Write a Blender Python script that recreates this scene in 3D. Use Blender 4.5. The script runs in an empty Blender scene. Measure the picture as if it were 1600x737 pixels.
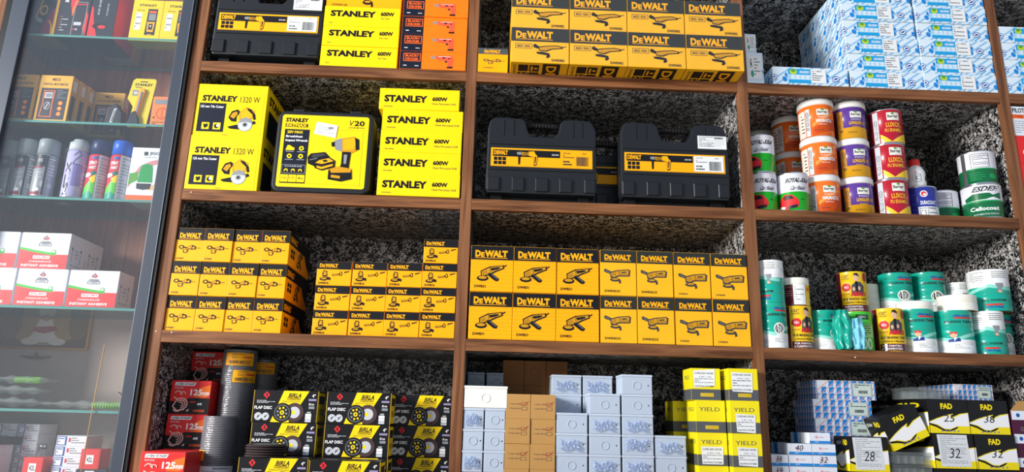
import bpy, bmesh, math, random
from mathutils import Vector, Matrix

C = bpy.context.scene
COL = C.collection
rad = math.radians
Z0 = 1.76            # height above the floor of the third shelf's underside; shelf heights below are relative to it

# ------------------------------------------------------------ camera
cam_d = bpy.data.cameras.new('camera')
cam = bpy.data.objects.new('camera', cam_d)
COL.objects.link(cam)
CX, CY, CZ = 0.999, -2.256, -0.2095
yaw, pit, rol = rad(1.837), rad(14.468), rad(1.466)
fwd = Vector((math.sin(yaw)*math.cos(pit), math.cos(yaw)*math.cos(pit), math.sin(pit)))
r0 = Vector((math.cos(yaw), -math.sin(yaw), 0))
u0 = r0.cross(fwd)
rt = math.cos(rol)*r0 + math.sin(rol)*u0
up = -math.sin(rol)*r0 + math.cos(rol)*u0
m = Matrix((rt, up, -fwd)).transposed().to_4x4()
m.translation = Vector((CX, CY, CZ + Z0))
cam.matrix_world = m
cam_d.sensor_fit = 'HORIZONTAL'
cam_d.sensor_width = 36
cam_d.lens = 1121.4/1600*36
cam_d.clip_start = 0.05
C.camera = cam

# ------------------------------------------------------------ light
C.view_settings.view_transform = 'Standard'
C.view_settings.look = 'None'
C.view_settings.exposure = 0.24
C.view_settings.gamma = 1
C.view_settings.use_curve_mapping = False
C.cycles.use_denoising = True
C.cycles.max_bounces = 8
C.cycles.diffuse_bounces = 3
C.cycles.transparent_max_bounces = 12
C.cycles.sample_clamp_indirect = 4

w = bpy.data.worlds.new('daylight')
C.world = w
w.use_nodes = True
nt = w.node_tree
nt.nodes.clear()
tc = nt.nodes.new('ShaderNodeTexCoord')
sp = nt.nodes.new('ShaderNodeSeparateXYZ')
rp = nt.nodes.new('ShaderNodeValToRGB')
mp = nt.nodes.new('ShaderNodeMapRange')
mp.inputs[1].default_value = -1
mp.inputs[2].default_value = 1
bg = nt.nodes.new('ShaderNodeBackground')
wo = nt.nodes.new('ShaderNodeOutputWorld')
nt.links.new(tc.outputs['Generated'], sp.inputs[0])
nt.links.new(sp.outputs['Z'], mp.inputs[0])
nt.links.new(mp.outputs[0], rp.inputs[0])
nt.links.new(rp.outputs[0], bg.inputs[0])
nt.links.new(bg.outputs[0], wo.inputs[0])
e = rp.color_ramp.elements
e[0].position = 0.0; e[0].color = (1.15, 1.12, 1.08, 1)
e[1].position = 1.0; e[1].color = (0.50, 0.66, 1.0, 1)
for p_, c_ in ((0.42, (1.15, 1.13, 1.1, 1)), (0.53, (0.70, 0.76, 0.84, 1)), (0.7, (0.55, 0.70, 0.95, 1))):
    k = e.new(p_); k.color = c_
bg.inputs[1].default_value = 0.5

def area(name, loc, target, sx, sy, power, color):
    l = bpy.data.lights.new(name, 'AREA')
    l.shape = 'RECTANGLE'; l.size = sx; l.size_y = sy
    l.energy = power; l.color = color
    o = bpy.data.objects.new(name, l)
    COL.objects.link(o)
    o.location = loc
    o.rotation_euler = (Vector(target) - Vector(loc)).to_track_quat('-Z', 'Y').to_euler()
    return o
# daylight falling in through the open shop front, from the street side
area('shop_front_daylight', (-4.7, -3.5, Z0 + 1.4), (1.4, 0.2, Z0 + 0.3), 1.7, 1.7, 640, (1.0, 0.98, 0.95))

# ------------------------------------------------------------ materials
def lin(h):
    if isinstance(h, str):
        h = h.lstrip('#')
        c = [int(h[i:i+2], 16)/255 for i in (0, 2, 4)]
    else:
        c = [x/255 for x in h]
    return tuple(x/12.92 if x <= 0.04045 else ((x+0.055)/1.055)**2.4 for x in c)
MATS = {}
def mat(name, col=None, rough=0.55, metal=0.0, spec=0.28, coat=0.0):
    if name in MATS: return MATS[name]
    mm = bpy.data.materials.new(name)
    mm.use_nodes = True
    b = mm.node_tree.nodes['Principled BSDF']
    b.inputs['Base Color'].default_value = (*lin(col), 1)
    b.inputs['Roughness'].default_value = rough
    b.inputs['Metallic'].default_value = metal
    b.inputs['Specular IOR Level'].default_value = spec
    b.inputs['Coat Weight'].default_value = coat
    MATS[name] = mm
    return mm
def N(mm, t, **kw):
    n = mm.node_tree.nodes.new(t)
    for k, v in kw.items(): setattr(n, k, v)
    return n
def L(mm, a, b): mm.node_tree.links.new(a, b)
def card(name, col, rough=0.42, amount=0.06):
    """printed cardboard: faint mottling and a slight waviness"""
    mm = mat(name, col, rough, spec=0.3)
    b = mm.node_tree.nodes['Principled BSDF']
    t = N(mm, 'ShaderNodeTexCoord'); n = N(mm, 'ShaderNodeTexNoise')
    n.inputs['Scale'].default_value = 14
    L(mm, t.outputs['Object'], n.inputs['Vector'])
    hv = N(mm, 'ShaderNodeHueSaturation')
    hv.inputs['Color'].default_value = (*lin(col), 1)
    mr = N(mm, 'ShaderNodeMapRange')
    mr.inputs[3].default_value = 1-amount; mr.inputs[4].default_value = 1+amount
    L(mm, n.outputs[0], mr.inputs[0]); L(mm, mr.outputs[0], hv.inputs['Value'])
    L(mm, hv.outputs[0], b.inputs['Base Color'])
    bp = N(mm, 'ShaderNodeBump'); bp.inputs['Strength'].default_value = 0.25; bp.inputs['Distance'].default_value = 0.004
    L(mm, n.outputs[0], bp.inputs['Height']); L(mm, bp.outputs[0], b.inputs['Normal'])
    return mm
def wood(name, axis, dark, light):
    mm = mat(name, dark, 0.5, spec=0.25)
    b = mm.node_tree.nodes['Principled BSDF']
    t = N(mm, 'ShaderNodeTexCoord'); mpn = N(mm, 'ShaderNodeMapping')
    s = [26.0, 26.0, 26.0]; s[axis] = 1.6
    mpn.inputs['Scale'].default_value = s
    L(mm, t.outputs['Object'], mpn.inputs[0])
    n = N(mm, 'ShaderNodeTexNoise'); n.inputs['Scale'].default_value = 1.5; n.inputs['Detail'].default_value = 7; n.inputs['Distortion'].default_value = 1.3
    L(mm, mpn.outputs[0], n.inputs[0])
    s2 = [120.0, 120.0, 120.0]; s2[axis] = 4
    mp2 = N(mm, 'ShaderNodeMapping'); mp2.inputs['Scale'].default_value = s2
    L(mm, t.outputs['Object'], mp2.inputs[0])
    n2 = N(mm, 'ShaderNodeTexNoise'); n2.inputs['Scale'].default_value = 1.5; n2.inputs['Detail'].default_value = 3
    L(mm, mp2.outputs[0], n2.inputs[0])
    r = N(mm, 'ShaderNodeValToRGB')
    r.color_ramp.elements[0].position = 0.33; r.color_ramp.elements[0].color = (*lin(dark), 1)
    r.color_ramp.elements[1].position = 0.68; r.color_ramp.elements[1].color = (*lin(light), 1)
    L(mm, n.outputs[0], r.inputs[0])
    mx = N(mm, 'ShaderNodeMix', data_type='RGBA', blend_type='MULTIPLY')
    mx.inputs[0].default_value = 0.35
    L(mm, r.outputs[0], mx.inputs[6])
    r2 = N(mm, 'ShaderNodeMapRange'); r2.inputs[1].default_value = .3; r2.inputs[2].default_value = .7; r2.inputs[3].default_value = .5
    L(mm, n2.outputs[0], r2.inputs[0]); L(mm, r2.outputs[0], mx.inputs[7])
    L(mm, mx.outputs[2], b.inputs['Base Color'])
    bp = N(mm, 'ShaderNodeBump'); bp.inputs['Strength'].default_value = 0.15; bp.inputs['Distance'].default_value = 0.001
    L(mm, n2.outputs[0], bp.inputs['Height']); L(mm, bp.outputs[0], b.inputs['Normal'])
    return mm
def speckle(name, light, dark, scale=1.0, cut=0.5):
    """stone patterned laminate that lines the bays"""
    mm = mat(name, light, 0.45, spec=0.35)
    b = mm.node_tree.nodes['Principled BSDF']
    t = N(mm, 'ShaderNodeTexCoord')
    n = N(mm, 'ShaderNodeTexNoise'); n.inputs['Scale'].default_value = 150*scale; n.inputs['Detail'].default_value = 2.0; n.inputs['Distortion'].default_value = 1.2
    L(mm, t.outputs['Object'], n.inputs[0])
    n2 = N(mm, 'ShaderNodeTexNoise'); n2.inputs['Scale'].default_value = 40*scale; n2.inputs['Detail'].default_value = 2
    L(mm, t.outputs['Object'], n2.inputs[0])
    ad = N(mm, 'ShaderNodeMath', operation='MULTIPLY_ADD'); ad.inputs[1].default_value = 0.45
    L(mm, n2.outputs[0], ad.inputs[0]); L(mm, n.outputs[0], ad.inputs[2])
    r = N(mm, 'ShaderNodeValToRGB')
    c = cut + 0.225
    r.color_ramp.elements[0].position = c-0.035; r.color_ramp.elements[0].color = (*lin(dark), 1)
    r.color_ramp.elements[1].position = c+0.03; r.color_ramp.elements[1].color = (*lin(light), 1)
    L(mm, ad.outputs[0], r.inputs[0]); L(mm, r.outputs[0], b.inputs['Base Color'])
    return mm
def reflectance(mm, ior, normal=None):
    """the same reflectance from both sides of a thin sheet (Schlick)"""
    f0 = ((ior-1)/(ior+1))**2*2
    lw = N(mm, 'ShaderNodeLayerWeight'); lw.inputs[0].default_value = 0.5
    if normal: L(mm, normal, lw.inputs['Normal'])
    pw = N(mm, 'ShaderNodeMath', operation='POWER'); pw.inputs[1].default_value = 5
    L(mm, lw.outputs['Facing'], pw.inputs[0])
    ma = N(mm, 'ShaderNodeMath', operation='MULTIPLY_ADD'); ma.inputs[1].default_value = 1-f0; ma.inputs[2].default_value = f0
    L(mm, pw.outputs[0], ma.inputs[0])
    return ma
def film(name, tint, alpha, rough=0.12, bump=0.6, scale=30, ior=1.5):
    """thin clear plastic film with crinkles"""
    mm = bpy.data.materials.new(name); mm.use_nodes = True; MATS[name] = mm
    b = mm.node_tree.nodes['Principled BSDF']
    b.inputs['Base Color'].default_value = (*lin(tint), 1)
    b.inputs['Roughness'].default_value = rough
    b.inputs['Alpha'].default_value = alpha
    b.inputs['Specular IOR Level'].default_value = 0.9
    t = N(mm, 'ShaderNodeTexCoord'); n = N(mm, 'ShaderNodeTexNoise')
    n.inputs['Scale'].default_value = scale; n.inputs['Detail'].default_value = 3; n.inputs['Distortion'].default_value = 2
    L(mm, t.outputs['Object'], n.inputs[0])
    bp = N(mm, 'ShaderNodeBump'); bp.inputs['Strength'].default_value = bump; bp.inputs['Distance'].default_value = 0.01
    L(mm, n.outputs[0], bp.inputs['Height']); L(mm, bp.outputs[0], b.inputs['Normal'])
    tr = N(mm, 'ShaderNodeBsdfTransparent'); gl = N(mm, 'ShaderNodeBsdfGlossy'); gl.inputs['Roughness'].default_value = rough
    L(mm, bp.outputs[0], gl.inputs['Normal'])
    fr = reflectance(mm, ior, bp.outputs[0])
    m1 = N(mm, 'ShaderNodeMixShader')
    L(mm, fr.outputs[0], m1.inputs[0]); L(mm, tr.outputs[0], m1.inputs[1]); L(mm, gl.outputs[0], m1.inputs[2])
    df = N(mm, 'ShaderNodeBsdfDiffuse'); df.inputs[0].default_value = (*lin(tint), 1)
    m2 = N(mm, 'ShaderNodeMixShader'); m2.inputs[0].default_value = alpha
    L(mm, m1.outputs[0], m2.inputs[1]); L(mm, df.outputs[0], m2.inputs[2])
    out = mm.node_tree.nodes['Material Output']
    L(mm, m2.outputs[0], out.inputs[0])
    mm.node_tree.nodes.remove(b)
    return mm

WOODX = wood('wood_trim_across', 0, '#57321b', '#98643f')
WOODZ = wood('wood_trim_upright', 2, '#683e25', '#986643')
WOODD = wood('brown_veneer', 2, '#8c573d', '#b87c5e')
LINER = speckle('stone_laminate', '#c6c2be', '#121215', 1.0, 0.55)
ALU = mat('blue_grey_aluminium', '#3c434f', 0.4, 0.1)
ALUD = mat('black_door_seal', '#0d0f12', 0.4)
TAUPE = card('taupe_reflection_mix', '#b8a89f', 0.6, 0.1)  # taupe tone has the reflections over the lower back wall mixed in
YEL = card('bright_yellow_card', '#ffd800')
YELS = card('shaded_yellow_card', '#f6d800')
AMB = card('amber_card', '#ffae00')
AMB2 = card('warm_yellow_card', '#f9b81a')
BLK = mat('black_print', '#15161a', 0.4)
BLK2 = mat('charcoal_green_print', '#2c2f2c', 0.4)
NAVY = mat('navy_print', '#161b2b', 0.4)
AMBD = mat('amber_shadow_print', '#cf9311', 0.5)
AMBP = mat('amber_print', '#ffb000', 0.5)
YELP = mat('yellow_print', '#ffd800', 0.5)
YELO = mat('olive_yellow_print', '#c3a90c', 0.5)
WHT = mat('white_print', '#f2f2f2', 0.5)
GRY = mat('grey_print', '#8b8e93', 0.5)
LGR = mat('light_grey_print', '#c5c9cd', 0.5)
INK = mat('fine_print_ink', '#3b3b3e', 0.6)
RED = card('red_card', '#e02d2c')
REDP = mat('red_print', '#d82a2e', 0.5)
ORG = card('orange_card', '#ff7a0a')
ORGP = mat('orange_print', '#ff6a1c', 0.5)
PAP = mat('white_paper', '#eceeee', 0.6)
WCARD = card('white_card', '#eef0f0', 0.5, 0.03)
BLACKP = mat('black_hard_plastic', '#1c1f23', 0.4, spec=0.4)
BLACKR = mat('black_rubber', '#101113', 0.6)
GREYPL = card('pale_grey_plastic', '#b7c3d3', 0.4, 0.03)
GREYPL2 = mat('pale_grey_plastic_rim', '#c3cedd', 0.4)
IVORY = mat('ivory_plastic', '#f4f2e6', 0.4)
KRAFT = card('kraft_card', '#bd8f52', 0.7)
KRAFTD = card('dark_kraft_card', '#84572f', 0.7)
FILM = film('clear_film', '#ffffff', 0.015, 0.14, 0.3, 18, 1.3)
FILMB = film('blue_tinted_film', '#a9c3f0', 0.32, 0.2, 0.7, 45)
FILMW = film('cloudy_film', '#cfd6d8', 0.25, 0.2, 0.9, 40)

# ------------------------------------------------------------ mesh building
class MB:
    def __init__(s): s.v = []; s.f = []; s.m = []; s.mats = []; s.sm = []
    def mi(s, mt):
        if mt not in s.mats: s.mats.append(mt)
        return s.mats.index(mt)
    def poly(s, pts, mt, smooth=False):
        b = len(s.v); s.v += [tuple(p) for p in pts]
        s.f.append(tuple(range(b, b+len(pts)))); s.m.append(s.mi(mt)); s.sm.append(smooth)
    def raw(s, vs, fs, mt, smooth=False):
        b = len(s.v); s.v += [tuple(p) for p in vs]; k = s.mi(mt)
        for f in fs: s.f.append(tuple(i+b for i in f)); s.m.append(k); s.sm.append(smooth)
    def box(s, x0, x1, y0, y1, z0, z1, mt, bev=0.0, faces=None):
        """box; faces: dict of side -> material; bev: chamfer of every edge"""
        bm = bmesh.new(); bmesh.ops.create_cube(bm, size=1)
        for v in bm.verts: v.co = Vector(((x0+x1)/2 + v.co.x*(x1-x0), (y0+y1)/2 + v.co.y*(y1-y0), (z0+z1)/2 + v.co.z*(z1-z0)))
        if bev: bmesh.ops.bevel(bm, geom=bm.edges[:], offset=bev, segments=2, affect='EDGES', profile=0.6)
        bm.normal_update(); bm.verts.index_update()
        b = len(s.v); s.v += [tuple(v.co) for v in bm.verts]
        for f in bm.faces:
            n = f.normal; mm = mt
            if faces:
                side = ('right' if n.x > .9 else 'left' if n.x < -.9 else 'back' if n.y > .9 else 'front' if n.y < -.9 else 'top' if n.z > .9 else 'bottom' if n.z < -.9 else None)
                mm = faces.get(side, mt)
            s.f.append(tuple(v.index+b for v in f.verts)); s.m.append(s.mi(mm)); s.sm.append(False)
        bm.free()
    def prism(s, pts, y0, y1, mt, bev=0.0, seg=2):
        """outline in x,z (counter-clockwise seen from the front) pulled from y0 (front) to y1 (back)"""
        bm = bmesh.new()
        a = [bm.verts.new((x, y0, z)) for x, z in pts]; c = [bm.verts.new((x, y1, z)) for x, z in pts]
        ff = bm.faces.new(a); bm.faces.new(c[::-1]); n = len(pts)
        for i in range(n): bm.faces.new((a[(i+1) % n], a[i], c[i], c[(i+1) % n]))
        bm.normal_update()
        if bev:
            es = [ed for ed in ff.edges]
            bmesh.ops.bevel(bm, geom=es, offset=bev, segments=seg, affect='EDGES', profile=0.6)
        bmesh.ops.recalc_face_normals(bm, faces=bm.faces[:])
        bm.verts.index_update()
        s.raw([v.co for v in bm.verts], [[v.index for v in f.verts] for f in bm.faces], mt)
        bm.free()
    def lathe(s, prof, mt, seg=40, cx=0, cy=0, smooth=True, cap=True):
        """prof: list of (r, z) or (r, z, material of the band above)"""
        cur = mt; k = len(prof)
        base = len(s.v)
        for p in prof:
            for i in range(seg):
                a = 2*math.pi*i/seg
                s.v.append((cx+p[0]*math.sin(a), cy-p[0]*math.cos(a), p[1]))
        for j in range(k-1):
            if len(prof[j]) > 2: cur = prof[j][2]
            mi = s.mi(cur)
            for i in range(seg):
                a0 = base+j*seg+i; a1 = base+j*seg+(i+1) % seg
                s.f.append((a0, a1, a1+seg, a0+seg)); s.m.append(mi); s.sm.append(smooth)
        if cap:
            s.f.append(tuple(base+i for i in range(seg))[::-1]); s.m.append(s.mi(prof[0][2] if len(prof[0]) > 2 else mt)); s.sm.append(False)
            s.f.append(tuple(base+(k-1)*seg+i for i in range(seg))); s.m.append(s.mi(cur)); s.sm.append(False)
    def tube(s, pts, r, mt, seg=8):
        rings = []
        for i, p in enumerate(pts):
            p = Vector(p); q = Vector(pts[min(i+1, len(pts)-1)]); o = Vector(pts[max(i-1, 0)])
            t = (q-o).normalized(); a = t.orthogonal().normalized() if i == 0 else (rings_a - t*rings_a.dot(t)).normalized()
            rings_a = a; b = t.cross(a)
            rr = r[i] if isinstance(r, (list, tuple)) else r
            rings.append([p + (a*math.cos(2*math.pi*k/seg) + b*math.sin(2*math.pi*k/seg))*rr for k in range(seg)])
        base = len(s.v); mi = s.mi(mt)
        for rg in rings: s.v += [tuple(v) for v in rg]
        for j in range(len(rings)-1):
            for k in range(seg):
                a0 = base+j*seg+k; a1 = base+j*seg+(k+1) % seg
                s.f.append((a0, a1, a1+seg, a0+seg)); s.m.append(mi); s.sm.append(True)
        s.f.append(tuple(base+k for k in range(seg))[::-1]); s.m.append(mi); s.sm.append(False)
        s.f.append(tuple(base+(len(rings)-1)*seg+k for k in range(seg))); s.m.append(mi); s.sm.append(False)
    def build(s, name, parent=None, loc=None):
        me = bpy.data.meshes.new(name)
        me.from_pydata(s.v, [], s.f)
        for mt in s.mats: me.materials.append(mt)
        me.polygons.foreach_set('material_index', s.m)
        me.polygons.foreach_set('use_smooth', s.sm)
        me.update()
        o = bpy.data.objects.new(name, me)
        COL.objects.link(o)
        if parent is not None: o.parent = parent
        if loc is not None: o.location = loc
        return o

_T = {}
def text_geo(body, bold=0.0):
    key = (body, bold)
    if key not in _T:
        cu = bpy.data.curves.new('t', 'FONT'); cu.body = body; cu.size = 1; cu.resolution_u = 2; cu.offset = bold
        cu.fill_mode = 'FRONT'
        o = bpy.data.objects.new('t', cu); COL.objects.link(o)
        dg = bpy.context.evaluated_depsgraph_get(); dg.update()
        me = bpy.data.meshes.new_from_object(o.evaluated_get(dg))
        vs = [(v.co.x, v.co.y) for v in me.vertices]; fs = [tuple(p.vertices) for p in me.polygons]
        bpy.data.objects.remove(o); bpy.data.curves.remove(cu); bpy.data.meshes.remove(me)
        x0 = min(v[0] for v in vs); x1 = max(v[0] for v in vs); y0 = min(v[1] for v in vs); y1 = max(v[1] for v in vs)
        _T[key] = ([((x-x0)/(x1-x0), (y1-y)/(y1-y0)) for x, y in vs], fs, (x1-x0)/(y1-y0))
    return _T[key]

def clip(pts, axis, val, keep_less):
    out = []; n = len(pts)
    for i in range(n):
        a = pts[i]; b = pts[(i+1) % n]
        ia = (a[axis] <= val) if keep_less else (a[axis] >= val)
        ib = (b[axis] <= val) if keep_less else (b[axis] >= val)
        if ia: out.append(a)
        if ia != ib:
            t = (val-a[axis])/(b[axis]-a[axis])
            out.append((a[0]+t*(b[0]-a[0]), a[1]+t*(b[1]-a[1])))
    return out

class Art:
    """flat print on one face: u runs 0..1 across, v runs 0..1 DOWN; kept in an own thin layer stack"""
    def __init__(s, owner, side, mb, fn, W, H, curved=False):
        s.o = owner; s.side = side; s.mb = mb; s.fn = fn; s.W = W; s.H = H; s.curved = curved
    def nxt(s):
        s.o.L[s.side] = s.o.L.get(s.side, 0)+1
        return 0.00025 + s.o.L[s.side]*0.00003
    def put(s, pts, mt, d):
        # keep face winding outward: u right, v down -> reverse if clockwise
        ar = sum(pts[i][0]*pts[(i+1) % len(pts)][1]-pts[(i+1) % len(pts)][0]*pts[i][1] for i in range(len(pts)))
        if ar > 0: pts = pts[::-1]
        s.mb.poly([s.fn(u, v, d) for u, v in pts], mt)
    def poly(s, pts, mt, cl=False, d=None):
        if d is None: d = s.nxt()
        if cl:
            for ax, val, kl in ((0, .004, False), (0, .996, True), (1, .006, False), (1, .994, True)):
                pts = clip(pts, ax, val, kl)
                if len(pts) < 3: return
        if s.curved:
            us = [p[0] for p in pts]; a, b = min(us), max(us)
            ta, tb = math.asin(max(-1, min(1, 2*a-1))), math.asin(max(-1, min(1, 2*b-1)))
            n = max(1, int((tb-ta)/0.16)+1)
            for i in range(n):
                c0 = (math.sin(ta+(tb-ta)*i/n)+1)/2; c1 = (math.sin(ta+(tb-ta)*(i+1)/n)+1)/2
                q = clip(clip(pts, 0, c0, False), 0, c1, True)
                if len(q) > 2: s.put(q, mt, d)
        else: s.put(pts, mt, d)
    def rect(s, u0, v0, u1, v1, mt): s.poly([(u0, v0), (u1, v0), (u1, v1), (u0, v1)], mt)
    def ell(s, u, v, ru, rv, mt, n=22, rot=0, cl=False):
        pts = []
        for i in range(n):
            a = 2*math.pi*i/n; x = ru*s.W*math.cos(a); y = rv*s.H*math.sin(a)
            pts.append((u+(x*math.cos(rot)-y*math.sin(rot))/s.W, v+(x*math.sin(rot)+y*math.cos(rot))/s.H))
        s.poly(pts, mt, cl)
    def circ(s, u, v, r, mt, n=24): s.ell(u, v, r*s.H/s.W, r, mt, n)
    def line(s, u0, v0, u1, v1, t, mt):
        """t: thickness as a share of the face height"""
        x0, y0, x1, y1 = u0*s.W, v0*s.H, u1*s.W, v1*s.H
        l = math.hypot(x1-x0, y1-y0) or 1
        nx, ny = -(y1-y0)/l*t*s.H/2, (x1-x0)/l*t*s.H/2
        s.poly([((x0+nx)/s.W, (y0+ny)/s.H), ((x1+nx)/s.W, (y1+ny)/s.H), ((x1-nx)/s.W, (y1-ny)/s.H), ((x0-nx)/s.W, (y0-ny)/s.H)], mt)
    def path(s, pts, t, mt):
        for a, b in zip(pts, pts[1:]): s.line(*a, *b, t, mt)
    def frame(s, u0, v0, u1, v1, t, mt): s.path([(u0, v0), (u1, v0), (u1, v1), (u0, v1), (u0, v0)], t, mt)
    def text(s, body, u0, v0, u1, v1, mt, bold=0.02, rot=0, slant=0.0):
        vs, fs, _ = text_geo(body, bold)
        d = s.nxt(); out = []
        for x, y in vs:
            x = x + slant*(0.5-y)
            if rot == 1: x, y = 1-y, x
            elif rot == 2: x, y = 1-x, 1-y
            elif rot == 3: x, y = y, 1-x
            out.append(s.fn(u0+(u1-u0)*x, v0+(v1-v0)*y, d))
        s.mb.raw(out, fs, mt)
    def fine(s, u0, v0, u1, v1, n, mt, seed=1, fill=0.45):
        """rows of print too small to read"""
        rr = random.Random(seed); h = (v1-v0)/n; d = s.nxt()
        for i in range(n):
            u = u0
            while u < u1-0.01*(u1-u0):
                wd = min((u1-u0)*rr.uniform(.08, .26), u1-u)
                v = v0+h*i
                q = [(u, v), (u+wd, v), (u+wd, v+h*fill), (u, v+h*fill)]
                s.poly(q, mt, d=d)
                u += wd+(u1-u0)*0.03
                if rr.random() < .12: break
    def bars(s, u0, v0, u1, v1, mt, seed=3, n=22):
        rr = random.Random(seed); u = u0; d = s.nxt(); st = (u1-u0)/n
        while u < u1:
            wd = st*rr.choice((.3, .5, .8)); s.poly([(u, v0), (min(u+wd, u1), v0), (min(u+wd, u1), v1), (u, v1)], mt, d=d); u += wd+st*rr.choice((.3, .5))

class Thing:
    """collects the meshes of one thing: the body (None) and its named parts"""
    def __init__(s, name): s.name = name; s.P = {None: MB()}; s.order = [None]; s.L = {}; s.sub = {}
    def mb(s, part=None, under=None):
        if part not in s.P: s.P[part] = MB(); s.order.append(part)
        if under: s.sub[part] = under
        return s.P[part]
    def flat(s, side, W, H, part=None, D=0.0, x0=0, y0=0, z0=0, name=None):
        f = {'front': lambda u, v, d: (x0+u*W, y0-d, z0+H-v*H),
             'right': lambda u, v, d: (x0+d, y0+u*W, z0+H-v*H),
             'left': lambda u, v, d: (x0-d, y0+W-u*W, z0+H-v*H),
             'top': lambda u, v, d: (x0+u*W, y0+H-v*H, z0+d),
             'bottom': lambda u, v, d: (x0+u*W, y0+v*H, z0-d)}[side]
        return Art(s, name or side, s.mb(part), f, W, H)
    def round(s, r, H, part=None, z0=0, taper=0.0, name='wrap'):
        """curved face; u is the position across the can as seen square on"""
        def f(u, v, d):
            q = max(-1, min(1, 2*u-1)); a = math.asin(q)
            rr = r + taper*(1-v) + d
            return (rr*math.sin(a), -rr*math.cos(a), z0+H-v*H)
        return Art(s, name, s.mb(part), f, 2*r, H, True)
    def done(s):
        root = s.P[None].build(s.name); made = {None: root}
        for p in s.order[1:]:
            if s.P[p].v:
                nm = p.split('#')[0]
                made[p] = s.P[p].build(nm, made[s.sub.get(p)] if s.sub.get(p) in made else root)
        root['fresh'] = 1
        return root

def carton(name, W, D, H, mt, bev=0.0012, faces=None):
    t = Thing(name); t.W, t.D, t.H = W, D, H
    t.mb().box(0, W, 0, D, 0, H, mt, bev, faces)
    t.front = lambda part=None: t.flat('front', W, H, part)
    t.right = lambda part=None: t.flat('right', D, H, part, x0=W)
    t.left = lambda part=None: t.flat('left', D, H, part)
    t.top = lambda part=None: t.flat('top', W, D, part, z0=H)
    t.bottom = lambda part=None: t.flat('bottom', W, D, part)
    return t

def put(proto, x, y, z, label, cat, group=None, rz=0.0, rx=0.0, ry=0.0, name=None, absolute=False):
    """place a thing; the first call uses the prototype itself, later calls copy it and its parts"""
    if proto.get('fresh'):
        o = proto; del o['fresh']
    else:
        o = proto.copy(); COL.objects.link(o)
        for ch in proto.children:
            c = ch.copy(); COL.objects.link(c); c.parent = o
            for g in ch.children:
                gc = g.copy(); COL.objects.link(gc); gc.parent = c
    o.location = (x, y, z + (0 if absolute else Z0))
    o.rotation_euler = (rx, ry, rz)
    o['label'] = label; o['category'] = cat
    if group: o['group'] = group
    elif 'group' in o: del o['group']
    return o
def root_empty(name, loc, label=None, cat=None, group=None):
    o = bpy.data.objects.new(name, None); COL.objects.link(o); o.location = loc
    o.empty_display_size = 0.05
    if label: o['label'] = label
    if cat: o['category'] = cat
    if group: o['group'] = group
    return o
ORD = ['first', 'second', 'third', 'fourth', 'fifth', 'sixth', 'seventh', 'eighth']
rnd = random.Random(7)
def jit(a=0.006): return rnd.uniform(-a, a)

# ============================================================ the setting
def glassy(name, tint, dust_haze, ior=1.5, through='#ffffff'):
    mm = bpy.data.materials.new(name); mm.use_nodes = True; MATS[name] = mm
    nt_ = mm.node_tree; nt_.nodes.remove(nt_.nodes['Principled BSDF'])
    tr = N(mm, 'ShaderNodeBsdfTransparent'); tr.inputs[0].default_value = (*lin(through), 1)
    gl = N(mm, 'ShaderNodeBsdfGlossy'); gl.inputs['Roughness'].default_value = 0.02
    fr = reflectance(mm, ior)
    m1 = N(mm, 'ShaderNodeMixShader'); L(mm, fr.outputs[0], m1.inputs[0]); L(mm, tr.outputs[0], m1.inputs[1]); L(mm, gl.outputs[0], m1.inputs[2])
    df = N(mm, 'ShaderNodeBsdfDiffuse'); df.inputs[0].default_value = (*lin(tint), 1)
    m2 = N(mm, 'ShaderNodeMixShader'); m2.inputs[0].default_value = dust_haze
    L(mm, m1.outputs[0], m2.inputs[1]); L(mm, df.outputs[0], m2.inputs[2]); L(mm, m2.outputs[0], nt_.nodes['Material Output'].inputs[0])
    return mm
GLASS = glassy('door_glass', '#b9c6d2', 0.028)  # diffuse share also paints in the milky haze of reflections
SGLASS = glassy('shelf_glass', '#4f7f79', 0.04, 1.45, '#dff0ec')
GEDGE = mat('green_glass_edge', '#5f9a92', 0.15)

def struct(name, mb):
    o = mb.build(name); o['kind'] = 'structure'; return o
b = MB(); b.box(-2.6, 4.6, -2.7, 0.62, -0.02, 0.0, card('stone_floor', '#b8b4ac', 0.5)); struct('floor', b)
b = MB(); b.box(-2.6, 4.6, 0.52, 0.62, 0, 3.6, mat('painted_plaster', '#b9b4ab', 0.8)); struct('wall_back', b)

# ------------------------------------------------------------ wooden shelving unit
POSTS = [(-0.0378, 0.0), (0.9, 0.9357), (1.842, 1.878), (2.776, 2.809), (3.709, 3.745)]
BOARDS = [(1.374, 1.411), (0.916, 0.953), (0.458, 0.495), (0.0, 0.037), (-0.458, -0.421), (-0.916, -0.879), (-1.374, -1.337)]
DEP = 0.455
unit = root_empty('wooden_shelving_unit', (0, 0, 0), 'brown wooden open shelving with square bays lined in speckled stone laminate', 'shelving')
for x0, x1 in POSTS:
    b = MB(); b.box(x0, x1, 0, 0.021, 0.0, Z0+1.60, WOODZ, 0.0015); b.build('post', unit)
    b = MB(); b.box(x0+0.0005, x1-0.0005, 0.0215, DEP, 0.0, Z0+1.60, LINER); b.build('lined_divider', unit)
for z0, z1 in BOARDS:
    for i in range(4):
        a, c = POSTS[i][1], POSTS[i+1][0]
        b = MB(); b.box(a, c, 0.0005, 0.0215, Z0+z0, Z0+z1, WOODX, 0.0012); rail = b
        b = MB(); b.box(a, c, 0.022, DEP, Z0+z0+0.004, Z0+z1, LINER); rail.build('shelf_front_rail', b.build('shelf_board', unit))
b = MB(); b.box(-0.0378, 3.745, DEP+0.0003, DEP+0.012, 0.0, Z0+1.60, LINER); b.build('back_panel', unit)
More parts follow.
